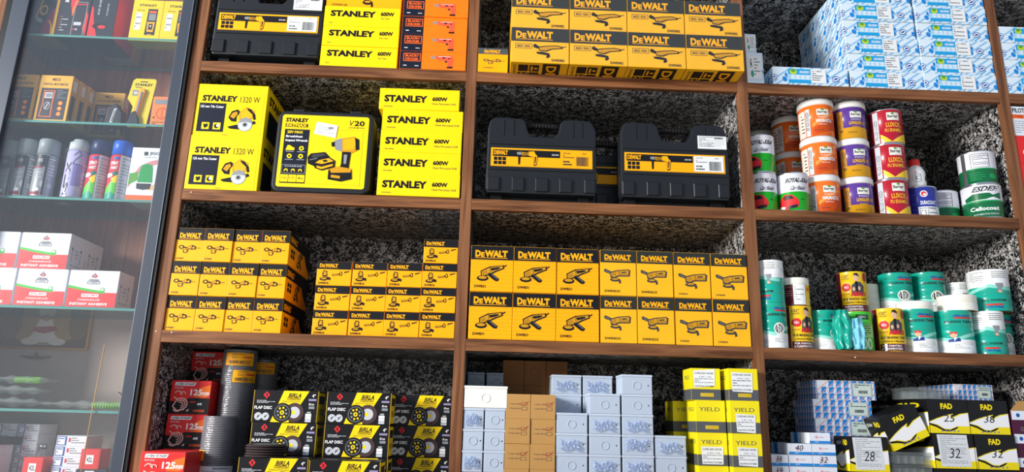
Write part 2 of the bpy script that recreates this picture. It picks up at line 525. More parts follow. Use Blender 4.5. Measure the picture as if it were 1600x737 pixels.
for k, (x, z) in enumerate(((-0.018, 0.032), (-0.019, 0.012), (0.028, 0.483), (0.03, 0.03), (2.17, 0.014), (0.47, 1.165))):
    if k in (1, 5): continue
    b = MB(); b.lathe([(0.003, 0), (0.002, 0.0015)], mat('pale_filler', '#dcc6b0', 0.6), 10)
    o = b.build('nail_plug', unit, (x, 0.0002, Z0+z)); o.rotation_euler = (rad(90), 0, 0)

# ------------------------------------------------------------ glass fronted cabinet
cab = root_empty('glass_door_cabinet', (-0.38, 0, 0), 'tall cabinet with glass door in blue-grey aluminium frame and five glass shelves', 'cabinet')
def cpart(name, mb, lab=None):
    o = mb.build(name, cab); o.location = (0.38, 0, 0)
    if lab: o['label'] = lab
    return o
ZT, ZB = Z0+1.60, Z0-0.75
b = MB(); b.box(-0.83, -0.682, -0.002, 0.30, 0.0, ZT, WOODZ, 0.001); cpart('side_panel', b)
b = MB(); b.box(-0.0518, -0.0385, 0.03, 0.30, 0.0, ZT, WOODD); cpart('side_panel', b)
b = MB(); b.box(-0.6815, -0.0521, 0.285, 0.30, 0.0, ZT, WOODD, 0)
cpart('back_panel', b)
b = MB(); b.box(-0.68, -0.0525, 0.276, 0.2845, Z0-0.41, Z0+0.13, TAUPE); cpart('reflection_mix_board', b, 'added taupe board, its tone mixing in reflections on the lower door glass')  # added board, coloured for the reflections that pale the lower back wall
b = MB(); b.box(-0.6815, -0.0525, 0.0, 0.27, 0.0, ZB, WOODD); cpart('base_box', b)
b = MB()
b.box(-0.088, -0.0505, -0.012, 0.012, ZB, ZT, ALU, 0.002); b.box(-0.6595, -0.605, -0.012, 0.012, ZB, ZT, ALU, 0.002)
b.box(-0.6595, -0.0505, -0.012, 0.012, ZB, ZB+0.05, ALU, 0.002); b.box(-0.6595, -0.0505, -0.012, 0.012, ZT-0.05, ZT, ALU, 0.002)
df_ = cpart('door_frame', b)
b = MB(); b.box(-0.050, -0.0385, -0.010, 0.02, ZB, ZT, ALUD, 0.001); b.box(-0.6812, -0.66, -0.010, 0.02, ZB, ZT, ALUD, 0.001); cpart('door_seal', b, 'black seal beside the door')
b = MB(); b.box(-0.0516, -0.0505, -0.0135, -0.0095, ZB, ZT, mat('edge_highlight', '#c9d2dc', 0.25, 0.8)); b.build('door_edge_glint', df_)  # added pale strip stands for the highlight along the frame's chamfer
b = MB(); b.box(-0.604, -0.0885, -0.002, 0.003, ZB+0.05, ZT-0.05, GLASS); b.build('glass_pane', df_)
GS = [1.044, 0.7255, 0.460, 0.104, -0.209]
for z in GS:
    b = MB(); b.box(-0.681, -0.053, 0.030, 0.262, Z0+z-0.008, Z0+z, SGLASS, 0, {'front': GEDGE, 'back': GEDGE}); cpart('glass_shelf', b)
b = MB(); b.box(-0.681, -0.053, 0.030, 0.27, Z0-0.425, Z0-0.41, WOODD); cpart('lower_shelf', b)

# ============================================================ pictures printed on the cartons
def tool(a, u0, v0, u1, v1, kind, main=AMBD, dark=BLK, mid=AMBP):
    U = lambda x: u0+(u1-u0)*x
    V = lambda y: v0+(v1-v0)*y
    du, dv = u1-u0, v1-v0
    def P(pts, mt): a.poly([(U(x), V(y)) for x, y in pts], mt)
    def E_(x, y, rx, ry, mt): a.ell(U(x), V(y), rx*du, ry*dv, mt, 18)
    if kind == 'grinder':            # body rising to the right, disc low left, side handle
        P([(.12, .38), (.42, .1), (.9, .0), (.93, .22), (.66, .42), (.45, .62), (.15, .78)], dark)
        P([(.16, .42), (.44, .16), (.86, .05), (.88, .18), (.62, .36), (.42, .55), (.18, .7)], main)
        P([(.45, .2), (.78, .12), (.76, .24), (.5, .36)], dark)
        E_(.2, .82, .2, .17, dark); E_(.2, .78, .14, .09, main)
        P([(.38, .5), (.5, .5), (.76, .84), (.72, .99), (.62, .97), (.4, .68)], dark)
        for k in range(3): a.line(U(.2+k*.05), V(.44-k*.04), U(.24+k*.05), V(.66-k*.06), .008, dark)
        a.line(U(.44), V(.16), U(.46), V(.5), .008, dark); a.line(U(.66), V(.1), U(.66), V(.36), .008, dark); a.line(U(.5), V(.56), U(.7), V(.86), .01, GRY)
        a.line(U(.9), V(.1), U(1), V(.0), .025, dark)
    elif kind == 'grinder_side':     # handle upper left, straight body, guard below
        P([(0, .08), (.05, .0), (.26, .17), (.24, .36), (.02, .22)], dark)
        P([(.22, .22), (.5, .08), (.92, .0), (1, .1), (.97, .5), (.55, .52), (.42, .66), (.25, .62)], dark)
        P([(.26, .28), (.5, .15), (.9, .06), (.94, .14), (.92, .42), (.52, .44), (.4, .56), (.28, .52)], main)
        a.line(U(.58), V(.14), U(.6), V(.46), .012, dark); P([(.66, .2), (.84, .16), (.84, .25), (.66, .29)], dark)
        E_(.42, .74, .19, .13, dark); E_(.42, .7, .12, .06, main)
        for k in range(3): a.line(U(.3+k*.06), V(.28-k*.03), U(.31+k*.06), V(.52-k*.02), .007, dark)
        a.line(U(.62), V(.38), U(.93), V(.32), .008, dark); a.line(U(.05), V(.1), U(.22), V(.27), .01, GRY)
        P([(.5, .74), (.62, .74), (.64, .96), (.56, 1), (.56, .86)], dark)
    elif kind == 'long_grinder':
        P([(0, .1), (.06, .0), (.2, .2), (.17, .36), (.02, .26)], dark)
        P([(.16, .2), (.4, .12), (.75, .06), (.97, .18), (.93, .3), (.6, .38), (.42, .55), (.2, .5)], dark)
        P([(.2, .26), (.4, .18), (.74, .12), (.9, .2), (.86, .26), (.58, .32), (.4, .47), (.22, .44)], main)
        a.line(U(.95), V(.2), U(1.05), V(.14), .02, dark)
        P([(.1, .58), (.3, .56), (.52, .66), (.55, .88), (.48, 1), (.42, .98), (.44, .8), (.14, .72)], dark)
    elif kind == 'die':
        E_(.12, .35, .13, .2, dark); E_(.12, .35, .07, .1, mid); P([(.2, .3), (.36, .36), (.62, .12), (.8, .26), (.8, .56), (.6, .6), (.36, .5), (.2, .44)], dark)
        P([(.4, .34), (.6, .2), (.6, .5), (.4, .48)], main); P([(.64, .3), (.74, .33), (.74, .48), (.64, .5)], mid)
        a.line(U(.8), V(.4), U(1), V(.42), .015, dark); P([(.2, .6), (.46, .56), (.42, .9), (.24, .94)], dark); P([(.25, .64), (.4, .62), (.38, .84), (.27, .86)], mid)
    elif kind == 'small_parts':
        P([(.02, .5), (.45, .36), (.46, .6), (.04, .76)], dark); P([(.06, .54), (.4, .42), (.4, .54), (.08, .68)], main)
        E_(.52, .42, .08, .3, dark); E_(.52, .42, .04, .18, mid); P([(.7, .16), (1, .0), (1, .12), (.72, .32)], dark)
    elif kind == 'corner_grinder':
        P([(.3, .0), (.62, .06), (.66, .5), (.5, .6), (.22, .56), (.2, .25)], dark); P([(.34, .08), (.56, .12), (.58, .44), (.28, .46)], main)
        E_(.36, .78, .38, .16, dark); E_(.36, .75, .26, .07, main); P([(.62, .55), (.98, .66), (.96, .9), (.6, .78)], dark)
    elif kind == 'drill':
        P([(0, .16), (.28, .04), (.3, .3), (.05, .26)], GRY); P([(.2, .06), (.9, .02), (1, .1), (1, .38), (.98, .95), (.78, .98), (.8, .5), (.62, .42), (.26, .34)], main)
        P([(.66, .42), (.76, .46), (.74, .58), (.66, .54)], dark); E_(.6, .2, .08, .06, dark); E_(.84, .24, .05, .05, dark); P([(.76, .88), (1, .86), (1, 1), (.74, 1)], dark)
        a.line(U(.35), V(.12), U(.9), V(.1), .02, mid)
    elif kind == 'hammer':
        P([(0, .18), (.22, .08), (.55, .1), (.8, .02), (.84, .2), (.96, .3), (.92, .9), (.8, .98), (.78, .4), (.5, .36), (.2, .34), (0, .3)], dark)
        P([(.06, .14), (.24, .1), (.26, .3), (.08, .28)], GRY); P([(.26, .12), (.54, .14), (.56, .32), (.3, .34)], main)
        P([(.56, .08), (.8, .05), (.86, .22), (.94, .34), (.9, .86), (.82, .9), (.8, .42), (.58, .34)], mid); P([(.84, .36), (.9, .4), (.87, .8), (.83, .8)], dark)
        for k in range(4): a.line(U(.34+k*.05), V(.16), U(.35+k*.05), V(.32), .03, dark)
        P([(.12, .34), (.22, .34), (.2, .9), (.13, .9)], dark)
    elif kind == 'cutter':           # yellow tile cutter with a round grey blade
        P([(0, .45), (.1, .2), (.3, .12), (.42, .22), (.3, .4), (.3, .62), (.12, .6)], BLK); P([(.06, .42), (.14, .26), (.28, .2), (.32, .3), (.2, .5)], AMBD)
        P([(.38, .22), (.62, .0), (.92, .16), (.88, .46), (.6, .62), (.38, .52)], AMBD); P([(.42, .24), (.62, .05), (.88, .18), (.82, .4), (.6, .54), (.44, .46)], AMBP)
        P([(.62, .05), (.78, .1), (.94, .3), (.98, .5), (.9, .52), (.84, .3), (.66, .14)], BLK)
        P([(0, .82), (.95, .56), (1, .66), (.42, .92), (.1, .9)], BLK)
        a.circ(U(.62), V(.72), .27*dv, GRY, 28); a.circ(U(.62), V(.72), .25*dv, LGR, 28); P([(.38, .66), (.45, .5), (.62, .42), (.82, .5), (.88, .66), (.62, .6)], GRY)
        a.circ(U(.62), V(.72), .1*dv, GRY, 18); a.circ(U(.62), V(.72), .05*dv, BLK, 12)
    elif kind == 'wrench':
        P([(.62, .06), (.9, .0), (1, .12), (.98, .3), (.84, .38), (.66, .34), (.58, .2)], AMBD); P([(.68, .08), (.88, .03), (.95, .14), (.9, .28), (.7, .3)], AMBP)
        P([(.5, .1), (.66, .04), (.68, .34), (.54, .3)], GRY); P([(.45, .14), (.52, .13), (.53, .24), (.46, .23)], BLK); P([(.92, .02), (1, .06), (1.02, .28), (.95, .3)], BLK)
        P([(.68, .34), (.86, .34), (.84, .66), (.86, .74), (.64, .74), (.68, .6)], BLK); P([(.72, .4), (.79, .4), (.78, .6), (.73, .6)], GRY)
        P([(.44, .74), (.6, .68), (.9, .72), (.92, .92), (.7, .98), (.44, .94)], BLK); P([(.46, .72), (.62, .66), (.9, .7), (.88, .78), (.5, .8)], AMBD); P([(.5, .84), (.68, .86), (.68, .92), (.5, .9)], AMBD)
        P([(0, .48), (.06, .4), (.34, .36), (.44, .46), (.44, .56), (.16, .68), (.02, .62)], BLK); P([(.07, .45), (.12, .42), (.32, .39), (.36, .43), (.12, .5)], INK); a.line(U(.05), V(.54), U(.2), V(.5), .008, GRY)
        P([(.15, .6), (.2, .53), (.44, .47), (.56, .54), (.56, .68), (.3, .76), (.16, .71)], BLK); P([(.17, .6), (.24, .54), (.43, .49), (.53, .55), (.3, .62)], AMBP); P([(.2, .66), (.3, .68), (.52, .61), (.52, .65), (.3, .73), (.2, .7)], AMBP); P([(.3, .54), (.38, .52), (.42, .56), (.34, .58)], BLK)

def brand_bar(t, v1, lu0, lu1, lv0, lv1, band=BLK, txt=AMBP, side=None):
    """dark band across the top with the maker's name in it"""
    a = t.front(); a.rect(.004, .006, .996, v1, band)
    b_ = t.front('brand_lettering')
    b_.text('D', lu0, lv0, lu0+(lu1-lu0)*.17, lv1, txt, .05); b_.text('E', lu0+(lu1-lu0)*.175, lv0+(lv1-lv0)*.28, lu0+(lu1-lu0)*.285, lv1, txt, .05)
    b_.text('WALT', lu0+(lu1-lu0)*.29, lv0, lu1, lv1, txt, .06)
    b_.rect(lu0, lv1+(lv1-lv0)*.1, lu1, lv1+(lv1-lv0)*.17, txt)

def ridged(name, col):
    mm = card(name, col); b = mm.node_tree.nodes['Principled BSDF']
    t = N(mm, 'ShaderNodeTexCoord'); wv = N(mm, 'ShaderNodeTexWave', bands_direction='Z'); wv.inputs['Scale'].default_value = 26
    L(mm, t.outputs['Object'], wv.inputs[0]); bp = N(mm, 'ShaderNodeBump'); bp.inputs['Strength'].default_value = .5; bp.inputs['Distance'].default_value = .002
    L(mm, wv.outputs[0], bp.inputs['Height']); L(mm, bp.outputs[0], b.inputs['Normal'])
    return mm
AMBC = ridged('corrugated_amber_card', '#ffae00')
GW, GH = 0.0885, 0.1085
def p_die():
    t = carton('die_grinder_box', GW, 0.28, GH, AMB)
    brand_bar(t, .37, .1, .86, .15, .31)
    tool(t.front('tool_drawing'), .12, .48, .88, .78, 'die')
    t.front('model_lettering').text('DWE887', .07, .9, .34, .95, INK, .01)
    a = t.right(); a.rect(.004, .006, .996, .37, BLK)
    for k in range(2):
        a.rect(.1+k*.09, .48, .17+k*.09, .6, BLK); a.rect(.1+k*.09, .63, .17+k*.09, .75, BLK)
    tool(t.right('tool_drawing'), .38, .35, .66, .9, 'grinder', AMBD, BLK)
    t.right('brand_lettering').text('DEWALT', .04, .12, .34, .3, AMBP, .03)
    a.poly([(.7, .36), (.99, .36), (.99, .85), (.8, .6)], BLK)
    t.top().rect(.01, .01, .99, .99, BLK)
    return t.done()
SW, SH = 0.1095, 0.0785
def p_810():
    t = carton('angle_grinder_box', SW, 0.26, SH, AMB)
    brand_bar(t, .33, .07, .6, .1, .24)
    tool(t.front('tool_drawing'), .1, .38, .42, .84, 'corner_grinder'); tool(t.front('tool_drawing'), .44, .38, .94, .68, 'small_parts')
    t.front('model_lettering').text('DW810', .07, .86, .36, .95, BLK, .02)
    t.top().rect(.01, .01, .99, .99, BLK)
    return t.done()
def p_801():
    t = carton('angle_grinder_box', 0.1365, 0.27, 0.149, AMBC)
    brand_bar(t, .31, .1, .86, .1, .25)
    tool(t.front('tool_drawing'), .15, .42, .84, .78, 'grinder')
    t.front('model_lettering').text('DW831', .1, .86, .36, .92, BLK, .02)
    return t.done()
def p_4233():
    t = carton('angle_grinder_box', 0.1165, 0.27, 0.149, AMB2)
    brand_bar(t, .28, .12, .86, .1, .22, BLK2)
    tool(t.front('tool_drawing'), .1, .42, .84, .74, 'grinder_side', AMBD, INK)
    t.front('model_lettering').text('DWE4233', .12, .88, .54, .93, BLK, .015)
    return t.done()
def p_plain():
    t = carton('angle_grinder_box', 0.1185, 0.27, 0.149, AMB2)
    brand_bar(t, .28, .12, .86, .1, .22, BLK2)
    tool(t.front('tool_drawing'), .12, .46, .92, .8, 'grinder_side', AMBD, INK)
    t.front('model_lettering').text('DWE8300', .12, .9, .36, .935, INK, .01)
    return t.done()
def p_402():
    t = carton('angle_grinder_carton', 0.196, 0.33, 0.130, AMB2, 0.0015)
    brand_bar(t, .4, .08, .72, .1, .31, BLK2)
    a = t.front('made_in_india_stamp'); a.frame(.08, .47, .36, .6, .012, INK); a.text('MADE • INDIA', .11, .5, .33, .57, INK, .01)
    tool(t.front('tool_drawing'), .38, .46, .92, .86, 'long_grinder')
    t.front('model_lettering').text('DWE402', .7, .88, .92, .955, BLK, .02)
    a = t.bottom()
    for k in range(2):
        for j in range(2): a.rect(.14+k*.19, .05+j*.16, .31+k*.19, .19+j*.16, BLK)
    a.rect(.56, .02, .86, .98, BLK)
    b_ = t.bottom('underside_lettering'); b_.text('DEWALT', .62, .06, .8, .9, AMBP, .03, rot=1)
    b_.text('10', .16, .22, .29, .34, AMBP, .02, rot=2); b_.text('•I', .36, .08, .48, .17, AMBP, .02, rot=2); b_.text('DWE402', .05, .06, .1, .34, BLK, .01, rot=1)
    for side, W_ in (('left', .33),):
        s_ = t.left(); s_.rect(.004, .006, .996, .4, BLK2)
        t.left('brand_lettering').text('DEWALT', .2, .1, .7, .32, AMBP, .03)
    # shrink film stretched over the face, a few folds standing proud
    fm = t.mb('shrink_film')
    n = 14; rr = random.Random(5)
    vs = [(0.196*i/n, -0.0035-0.002*rr.random(), 0.130*j/n) for j in range(n+1) for i in range(n+1)]
    fm.raw(vs, [(j*(n+1)+i, j*(n+1)+i+1, (j+1)*(n+1)+i+1, (j+1)*(n+1)+i) for j in range(n) for i in range(n)], FILM, True)
    return t.done()
def p_small():
    t = carton('rotary_tool_box', 0.103, 0.2, 0.092, AMB)
    brand_bar(t, .26, .2, .74, .07, .2, mat('slate_print', '#4a5358', .4))
    tool(t.front('tool_drawing'), .18, .42, .9, .68, 'die', AMBD, INK)
    t.front('model_lettering').text('DWE4887N', .18, .8, .52, .84, INK, .01)
    return t.done()
def p_dwe_top():
    t = carton('power_tool_box', 0.262, 0.24, 0.11, AMB)
    t.front('model_lettering').text('DWE4120', .08, .86, .28, .94, BLK, .02)
    tool(t.front('tool_drawing'), .4, .3, .75, .95, 'grinder_side')
    a = t.front(); a.rect(.004, .006, .996, .3, BLK)
    return t.done()
def p_600a():
    t = carton('percussion_drill_box', 0.263, 0.24, 0.0755, YEL)
    a = t.front('brand_lettering'); a.text('STANLEY', .08, .2, .68, .52, BLK, .055)
    a = t.front('power_lettering'); a.text('600W', .74, .2, .92, .42, BLK, .05); a.text('Kg Type', .75, .5, .86, .6, INK, .01)
    t.front('power_lettering').text('SDH', .07, .82, .12, .88, INK, .01)
    return t.done()
def p_600b():
    t = carton('percussion_drill_box', 0.271, 0.24, 0.0765, YEL)
    a = t.front('brand_lettering'); a.text('STANLEY', .06, .32, .6, .66, BLK, .055)
    a = t.front('power_lettering'); a.text('600W', .66, .35, .85, .56, BLK, .05); a.text('13mm Percussion Drill', .66, .64, .95, .73, INK, .01)
    t.front('power_lettering').text('SDH600', .06, .84, .17, .9, INK, .01)
    return t.done()
def p_bd():
    t = carton('red_drill_box', 0.228, 0.24, 0.0668, ORG)
    a = t.front(); a.rect(.004, .006, .33, .994, NAVY)
    b_ = t.front('brand_lettering'); b_.frame(.06, .14, .31, .56, .035, ORGP); b_.text('BLACK+', .085, .19, .285, .33, ORGP, .04); b_.text('DECKER', .085, .38, .285, .51, ORGP, .04)
    a = t.front('model_lettering'); a.rect(.06, .8, .11, .84, WHT); a.text('•••', .23, .8, .29, .85, WHT)
    tool(t.front('tool_drawing'), .46, .18, .8, .9, 'drill', mat('coral_print', '#ff5a3c', .5), BLK, WHT)
    return t.done()
def p_1320():
    t = carton('tile_cutter_box', 0.2335, 0.32, 0.1865, YEL, 0.0015)
    a = t.front(); a.rect(.01, .172, .99, .178, YELO); a.rect(.955, .2, .96, .97, YELO); a.rect(.02, .948, .98, .953, YELO)
    b_ = t.front('brand_lettering'); b_.text('STANLEY', .08, .215, .58, .335, BLK, .055)
    t.front('power_lettering').text('1320 W', .62, .225, .9, .34, BLK, .0)
    a.rect(.05, .37, .43, .92, NAVY)
    c = t.front('feature_panel_print'); c.text('125 mm Tile Cutter', .07, .415, .4, .46, WHT, .02)
    c.rect(.12, .745, .225, .875, YELP); c.rect(.28, .745, .385, .875, YELP); c.poly([(.14, .77), (.17, .78), (.2, .76), (.21, .82), (.17, .86), (.15, .83)], BLK); c.ell(.33, .81, .035, .045, BLK); c.ell(.345, .8, .02, .03, WHT)
    tool(t.front('tool_drawing'), .48, .42, .88, .9, 'cutter')
    t.front('model_lettering').text('STSP125', .42, .965, .5, .985, INK, .01)
    s = t.right(); s.rect(.1, .4, .45, .92, NAVY); s.rect(.55, .4, .95, .92, mat('khaki_print', '#b7a23a', .5))
    t.right('brand_lettering').text('STANLEY', .08, .12, .75, .3, BLK, .055)
    s.rect(.01, .172*.2, .99, .04, YELO)
    return t.done()
def p_birla():
    t = carton('flap_disc_box', 0.196, 0.098, 0.0947, mat('glossy_black_card', '#131316', .4), 0.0012)
    t.mb().mats  # body first
    a = t.front(); a.poly([(.46, .01), (.85, .01), (.57, .99), (.29, .99)], YELP)
    for uu in (.004, .99): a.rect(uu, .006, uu+.008, .994, mat('gold_edge_print', '#c9a21c', .5))
    b_ = t.front('brand_lettering'); b_.text('BIRLA', .54, .08, .74, .22, BLK, .035, slant=.1); b_.frame(.52, .23, .72, .29, .012, BLK); b_.text('CONSTRUCTION', .535, .24, .705, .28, BLK, .01)
    b_.text('Reinforced Performance', .45, .32, .73, .36, INK, .0)
    e_ = t.front('emblem'); e_.poly([(.2, .04), (.25, .15), (.2, .27), (.15, .15)], REDP); e_.rect(.17, .12, .23, .18, REDP); e_.poly([(.19, .1), (.21, .1), (.21, .2), (.19, .2)], BLK); e_.fine(.06, .32, .34, .42, 3, LGR, 3)
    t.front('title_lettering').text('FLAP DISC', .03, .5, .3, .595, WHT, .025)
    d = t.front('disc_picture')
    for u in (.1, .21): d.circ(u, .82, .12, LGR, 20); d.circ(u, .82, .03, BLK, 8); d.line(u-.02, .88, u+.03, .76, .02, INK)
    d.circ(.645, .68, .3, mat('brown_abrasive_print', '#4a3636', .6), 32); d.circ(.645, .68, .18, LGR, 28); d.circ(.63, .68, .06, YELP, 14)
    d.circ(.46, .69, .3, BLACKR, 32); d.circ(.46, .69, .24, GRY, 28); d.circ(.46, .69, .225, BLACKR, 28)
    for k in range(8):
        an = k*math.pi/4+.2; d.circ(.46+.15*.0895/.196*math.cos(an), .69+.15*math.sin(an), .035, YELP if k % 4 in (1, 2) else GRY, 8)
    d.circ(.46, .69, .07, YELP, 14); d.circ(.46, .69, .03, INK, 10)
    s = t.front('size_lettering'); s.text('4"', .9, .1, .95, .2, WHT, .03); s.rect(.85, .25, .97, .31, mat('lilac_print', '#9a8fb5', .5)); s.text('80 mm', .86, .38, .94, .45, WHT, .02); s.rect(.86, .48, .95, .56, GRY); s.text('SIZE', .84, .65, .9, .69, WHT, .02)
    s.rect(.82, .71, .91, .8, WHT); s.rect(.82, .81, .91, .88, WHT); s.rect(.82, .89, .91, .97, LGR)
    r_ = t.right(); r_.rect(.02, .05, .98, .95, YELP); r_.rect(.1, .15, .9, .4, BLK); t.right('side_lettering').text('FLAP DISC', .15, .55, .85, .75, BLK, .03)
    return t.done()
def p_xtra():
    t = carton('flap_disc_box', 0.1235, 0.12, 0.1035, RED, 0.0012)
    a = t.front(); a.poly([(.004, .62), (.4, .62), (.46, .52), (.996, .52), (.996, .994), (.004, .994)], BLK)
    a.poly([(.72, .22), (.996, .12), (.996, .4), (.9, .5), (.6, .5)], mat('orange_fade_print', '#f0701e', .5))
    b_ = t.front('brand_lettering'); b_.poly([(.1, .06), (.62, .06), (.58, .16), (.08, .16)], WHT); b_.text('XTRA POWER', .12, .08, .58, .145, BLK, .03, slant=.15)
    b_.text('FLAP DISC', .09, .2, .32, .25, LGR, .02)
    n_ = t.front('size_lettering'); n_.text('125', .5, .26, .8, .44, WHT, .03); n_.text('mm', .81, .34, .97, .44, WHT, .02)
    n_.text('60', .7, .66, .82, .73, WHT, .03); n_.rect(.62, .86, .9, .93, mat('rust_print', '#b5441e', .5)); n_.rect(.52, .62, .66, .66, REDP)
    d = t.front('dragon_drawing'); pk = mat('pale_pink_print', '#e8b7ac', .5)
    def arc(cx, cy, r, a0, a1, th, k=9):
        d.path([(cx+r*math.cos(a0+(a1-a0)*i/k)*.9, cy+r*math.sin(a0+(a1-a0)*i/k)) for i in range(k+1)], th, pk)
    for r, th in ((.17, .035), (.11, .03), (.05, .03)): arc(.3, .7, r, -2.6, 1.6, th)
    arc(.2, .42, .1, -2.8, .2, .035); arc(.32, .42, .08, -3, -.2, .03); arc(.22, .8, .12, .4, 2.6, .04)
    d.path([(.1, .5), (.2, .56), (.15, .66), (.1, .78), (.22, .9), (.4, .86)], .035, pk); d.poly([(.44, .9), (.52, .84), (.5, .93)], pk)
    return t.done()
def p_jbox(W, H, ring=True, film_=True, D=0.1, ru=.5, mt=None, tag='pale grey'):
    mt = mt or GREYPL
    t = Thing('junction_box')
    lh = H*0.12
    t.mb().box(0.0012, W-0.0012, 0.001, D-0.001, 0, H-lh, mt, 0.0018)
    t.mb('lid').box(0, W, 0, D, H-lh+0.0002, H, GREYPL2 if mt is GREYPL else mt, 0.0015)
    if ring:
        k = t.mb('knockout_ring'); rr_ = H*.2; cx_ = W*ru; cz_ = H*.44
        pts = [(cx_+rr_*math.cos(q*math.pi/12), 0.0006, cz_+rr_*math.sin(q*math.pi/12)) for q in range(25)]
        k.tube(pts, 0.0011, mt, 6)
    if not (mt is IVORY):
        s = t.mb('screw_hole'); a = Art(t, 'h', s, lambda u, v, d: (u*W, 0.001-d, H-v*H), W, H); a.circ(.86, .55, .035, BLACKR, 10)
    if film_:
        fm = t.mb('crumpled_film'); rr = random.Random(film_); n = 12
        def h_(i, j): return -0.001-abs(math.sin(i*1.7+j*2.3+film_))*0.007*(1 if 0 < i < n and 0 < j < n else 0)-0.002*rr.random()
        ang = rr.uniform(-.5, .5); u0_, v0_ = W*rr.uniform(.04, .12), H*rr.uniform(.15, .28); ww, hh = W*.68, H*.48
        vs = []
        for j in range(n+1):
            for i in range(n+1):
                sq = 1-0.35*math.sin(j*.9+film_)*(i/n-.5)
                vs.append((u0_+ww*i/n*(1+.1*math.sin(j*1.3)), h_(i, j), v0_+hh*j/n*sq+hh*.18*math.sin(i*.8+film_)*math.cos(ang)))
        fm.raw(vs, [(j*(n+1)+i, j*(n+1)+i+1, (j+1)*(n+1)+i+1, (j+1)*(n+1)+i) for j in range(n) for i in range(n) if rr.random() > .12], FILMB, False)
    return t.done()
def p_kraft(tick=True):
    t = carton('switchgear_carton', 0.0755, 0.11, 0.0731, KRAFT, 0.001)
    a = t.front('printed_rating'); a.text('2 Pole 6-40A', .14, .38, .6, .43, INK, .01); a.text('2 Pole 40-A', .14, .56, .6, .61, INK, .01)
    a.frame(.64, .34, .86, .46, .012, INK); a.frame(.64, .53, .86, .65, .012, INK)
    if tick: t.front('red_tick').path([(.6, .4), (.7, .46), (.92, .3)], .025, mat('red_ink', '#c2352a', .6))
    return t.done()
def p_yield(sticker, tilt=0.0, name_=True, low=False):
    t = carton('driver_box', 0.0912, 0.10, 0.0962, mat('lemon_card', '#f3e01a', .4), 0.0012)
    DG = mat('slate_band_print', '#55585c', .45)
    t.front().rect(.004, .66, .996, .994, DG); t.left().rect(.004, .66, .996, .994, DG); t.right().rect(.004, .66, .996, .994, DG)
    if name_: t.front('brand_lettering').text('YIELD', .12, .22, .82, .34, DG, .0)
    t.left('brand_lettering').text('YIELD', .2, .22, .8, .34, DG, .0)
    ic = t.front('icon_row')
    for k in range(5): ic.frame(.32+k*.09, .79, .38+k*.09, .88, .02, YELP); ic.rect(.34+k*.09, .82, .36+k*.09, .85, YELP)
    if sticker:
        u, v, u2, v2 = sticker; s = t.front('sticker'); tl = tilt
        s.poly([(u, v), (u2, v+tl), (u2-.02, v2+tl), (u+.02, v2)], PAP); k = u+.04
        s.text('CUPBOARD DRIVER', k, v+.05, u2-.05, v+.11, INK, .02); s.text('2 IN 1 SQ', k+.15, v+.17, u2-.12, v+.22, INK, .01); s.fine(k, v+.25, u2-.06, v2-.12, 3, INK, 5, .3); s.text('LIGHTING SYSTEMS', k, v2-.08, u2-.06, v2-.03, INK, .02)
    return t.done()
LB = mat('sky_blue_print', '#8cc4ee', .45); MBL = mat('mid_blue_print', '#1f86d6', .45); DBL = mat('deep_blue_print', '#1f56a8', .45); CYAN = mat('cyan_print', '#1b9fdd', .45); LIME = mat('lime_print', '#b9d233', .45); PALE = card('pale_blue_card', '#dcebf5', .3, .03)
def stripes(a, seed=1, n=9, logos=True, asp=1.0):
    rr = random.Random(seed); k = a.H/a.W
    for i in range(-1, n):
        u = i/n*1.1+.02; w_ = .035
        a.poly([(u, 1), (u+w_, 1), (u+w_+.9*k*1.6, 0), (u+.9*k*1.6, 0)], LB, cl=True)
        uu = u+.06+.25*k
        if i % 2 == 0: a.ell(uu+.01, .7, .03*asp, .16, MBL, 10, -.5, cl=True); a.ell(uu+.03, .45, .018*asp, .12, MBL, 10, cl=True)
        if logos and i % 2 == 1:
            a.ell(uu, .6, .055*asp, .16, DBL, 18, -.45, cl=True); a.ell(uu, .6, .047*asp, .11, WHT, 18, -.45, cl=True); a.ell(uu, .6, .035*asp, .05, DBL, 12, -.45, cl=True)
            a.poly([(uu-.04, .95), (uu+.05, .7), (uu+.055, .74), (uu-.035, .99)], CYAN, cl=True)
def p_blue(W=0.264, H=0.0655, D=0.34, seed=1, label=True):
    t = carton('holder_carton', W, D, H, PALE, 0.0015)
    stripes(t.front(), seed, 8); stripes(t.left(), seed+3, 9); stripes(t.right(), seed+5, 9)
    if label:
        a = t.front('printed_label'); a.rect(.2, .1, .5, .9, mat('powder_blue_print', '#a7d3ef', .45)); a.rect(.2, .1, .5, .42, CYAN); a.ell(.27, .27, .05, .16, LIME, 14); a.ell(.27, .2, .03, .1, mat('leaf_green_print', '#5a9e3a', .5), 10)
        a.text('ADARSH', .35, .2, .48, .34, WHT, .03); a.rect(.2, .72, .5, .9, CYAN)
        for r_ in range(2):
            for c_ in range(4): a.rect(.24+c_*.065, .48+r_*.12, .285+c_*.065, .55+r_*.12, WHT)
        s = t.front('white_sticker'); s.rect(.5, .1, .7, .88, PAP); s.text('6 x 1 MOD', .515, .16, .65, .25, INK, .02); s.fine(.515, .32, .66, .8, 4, INK, seed, .4)
    return t.done()

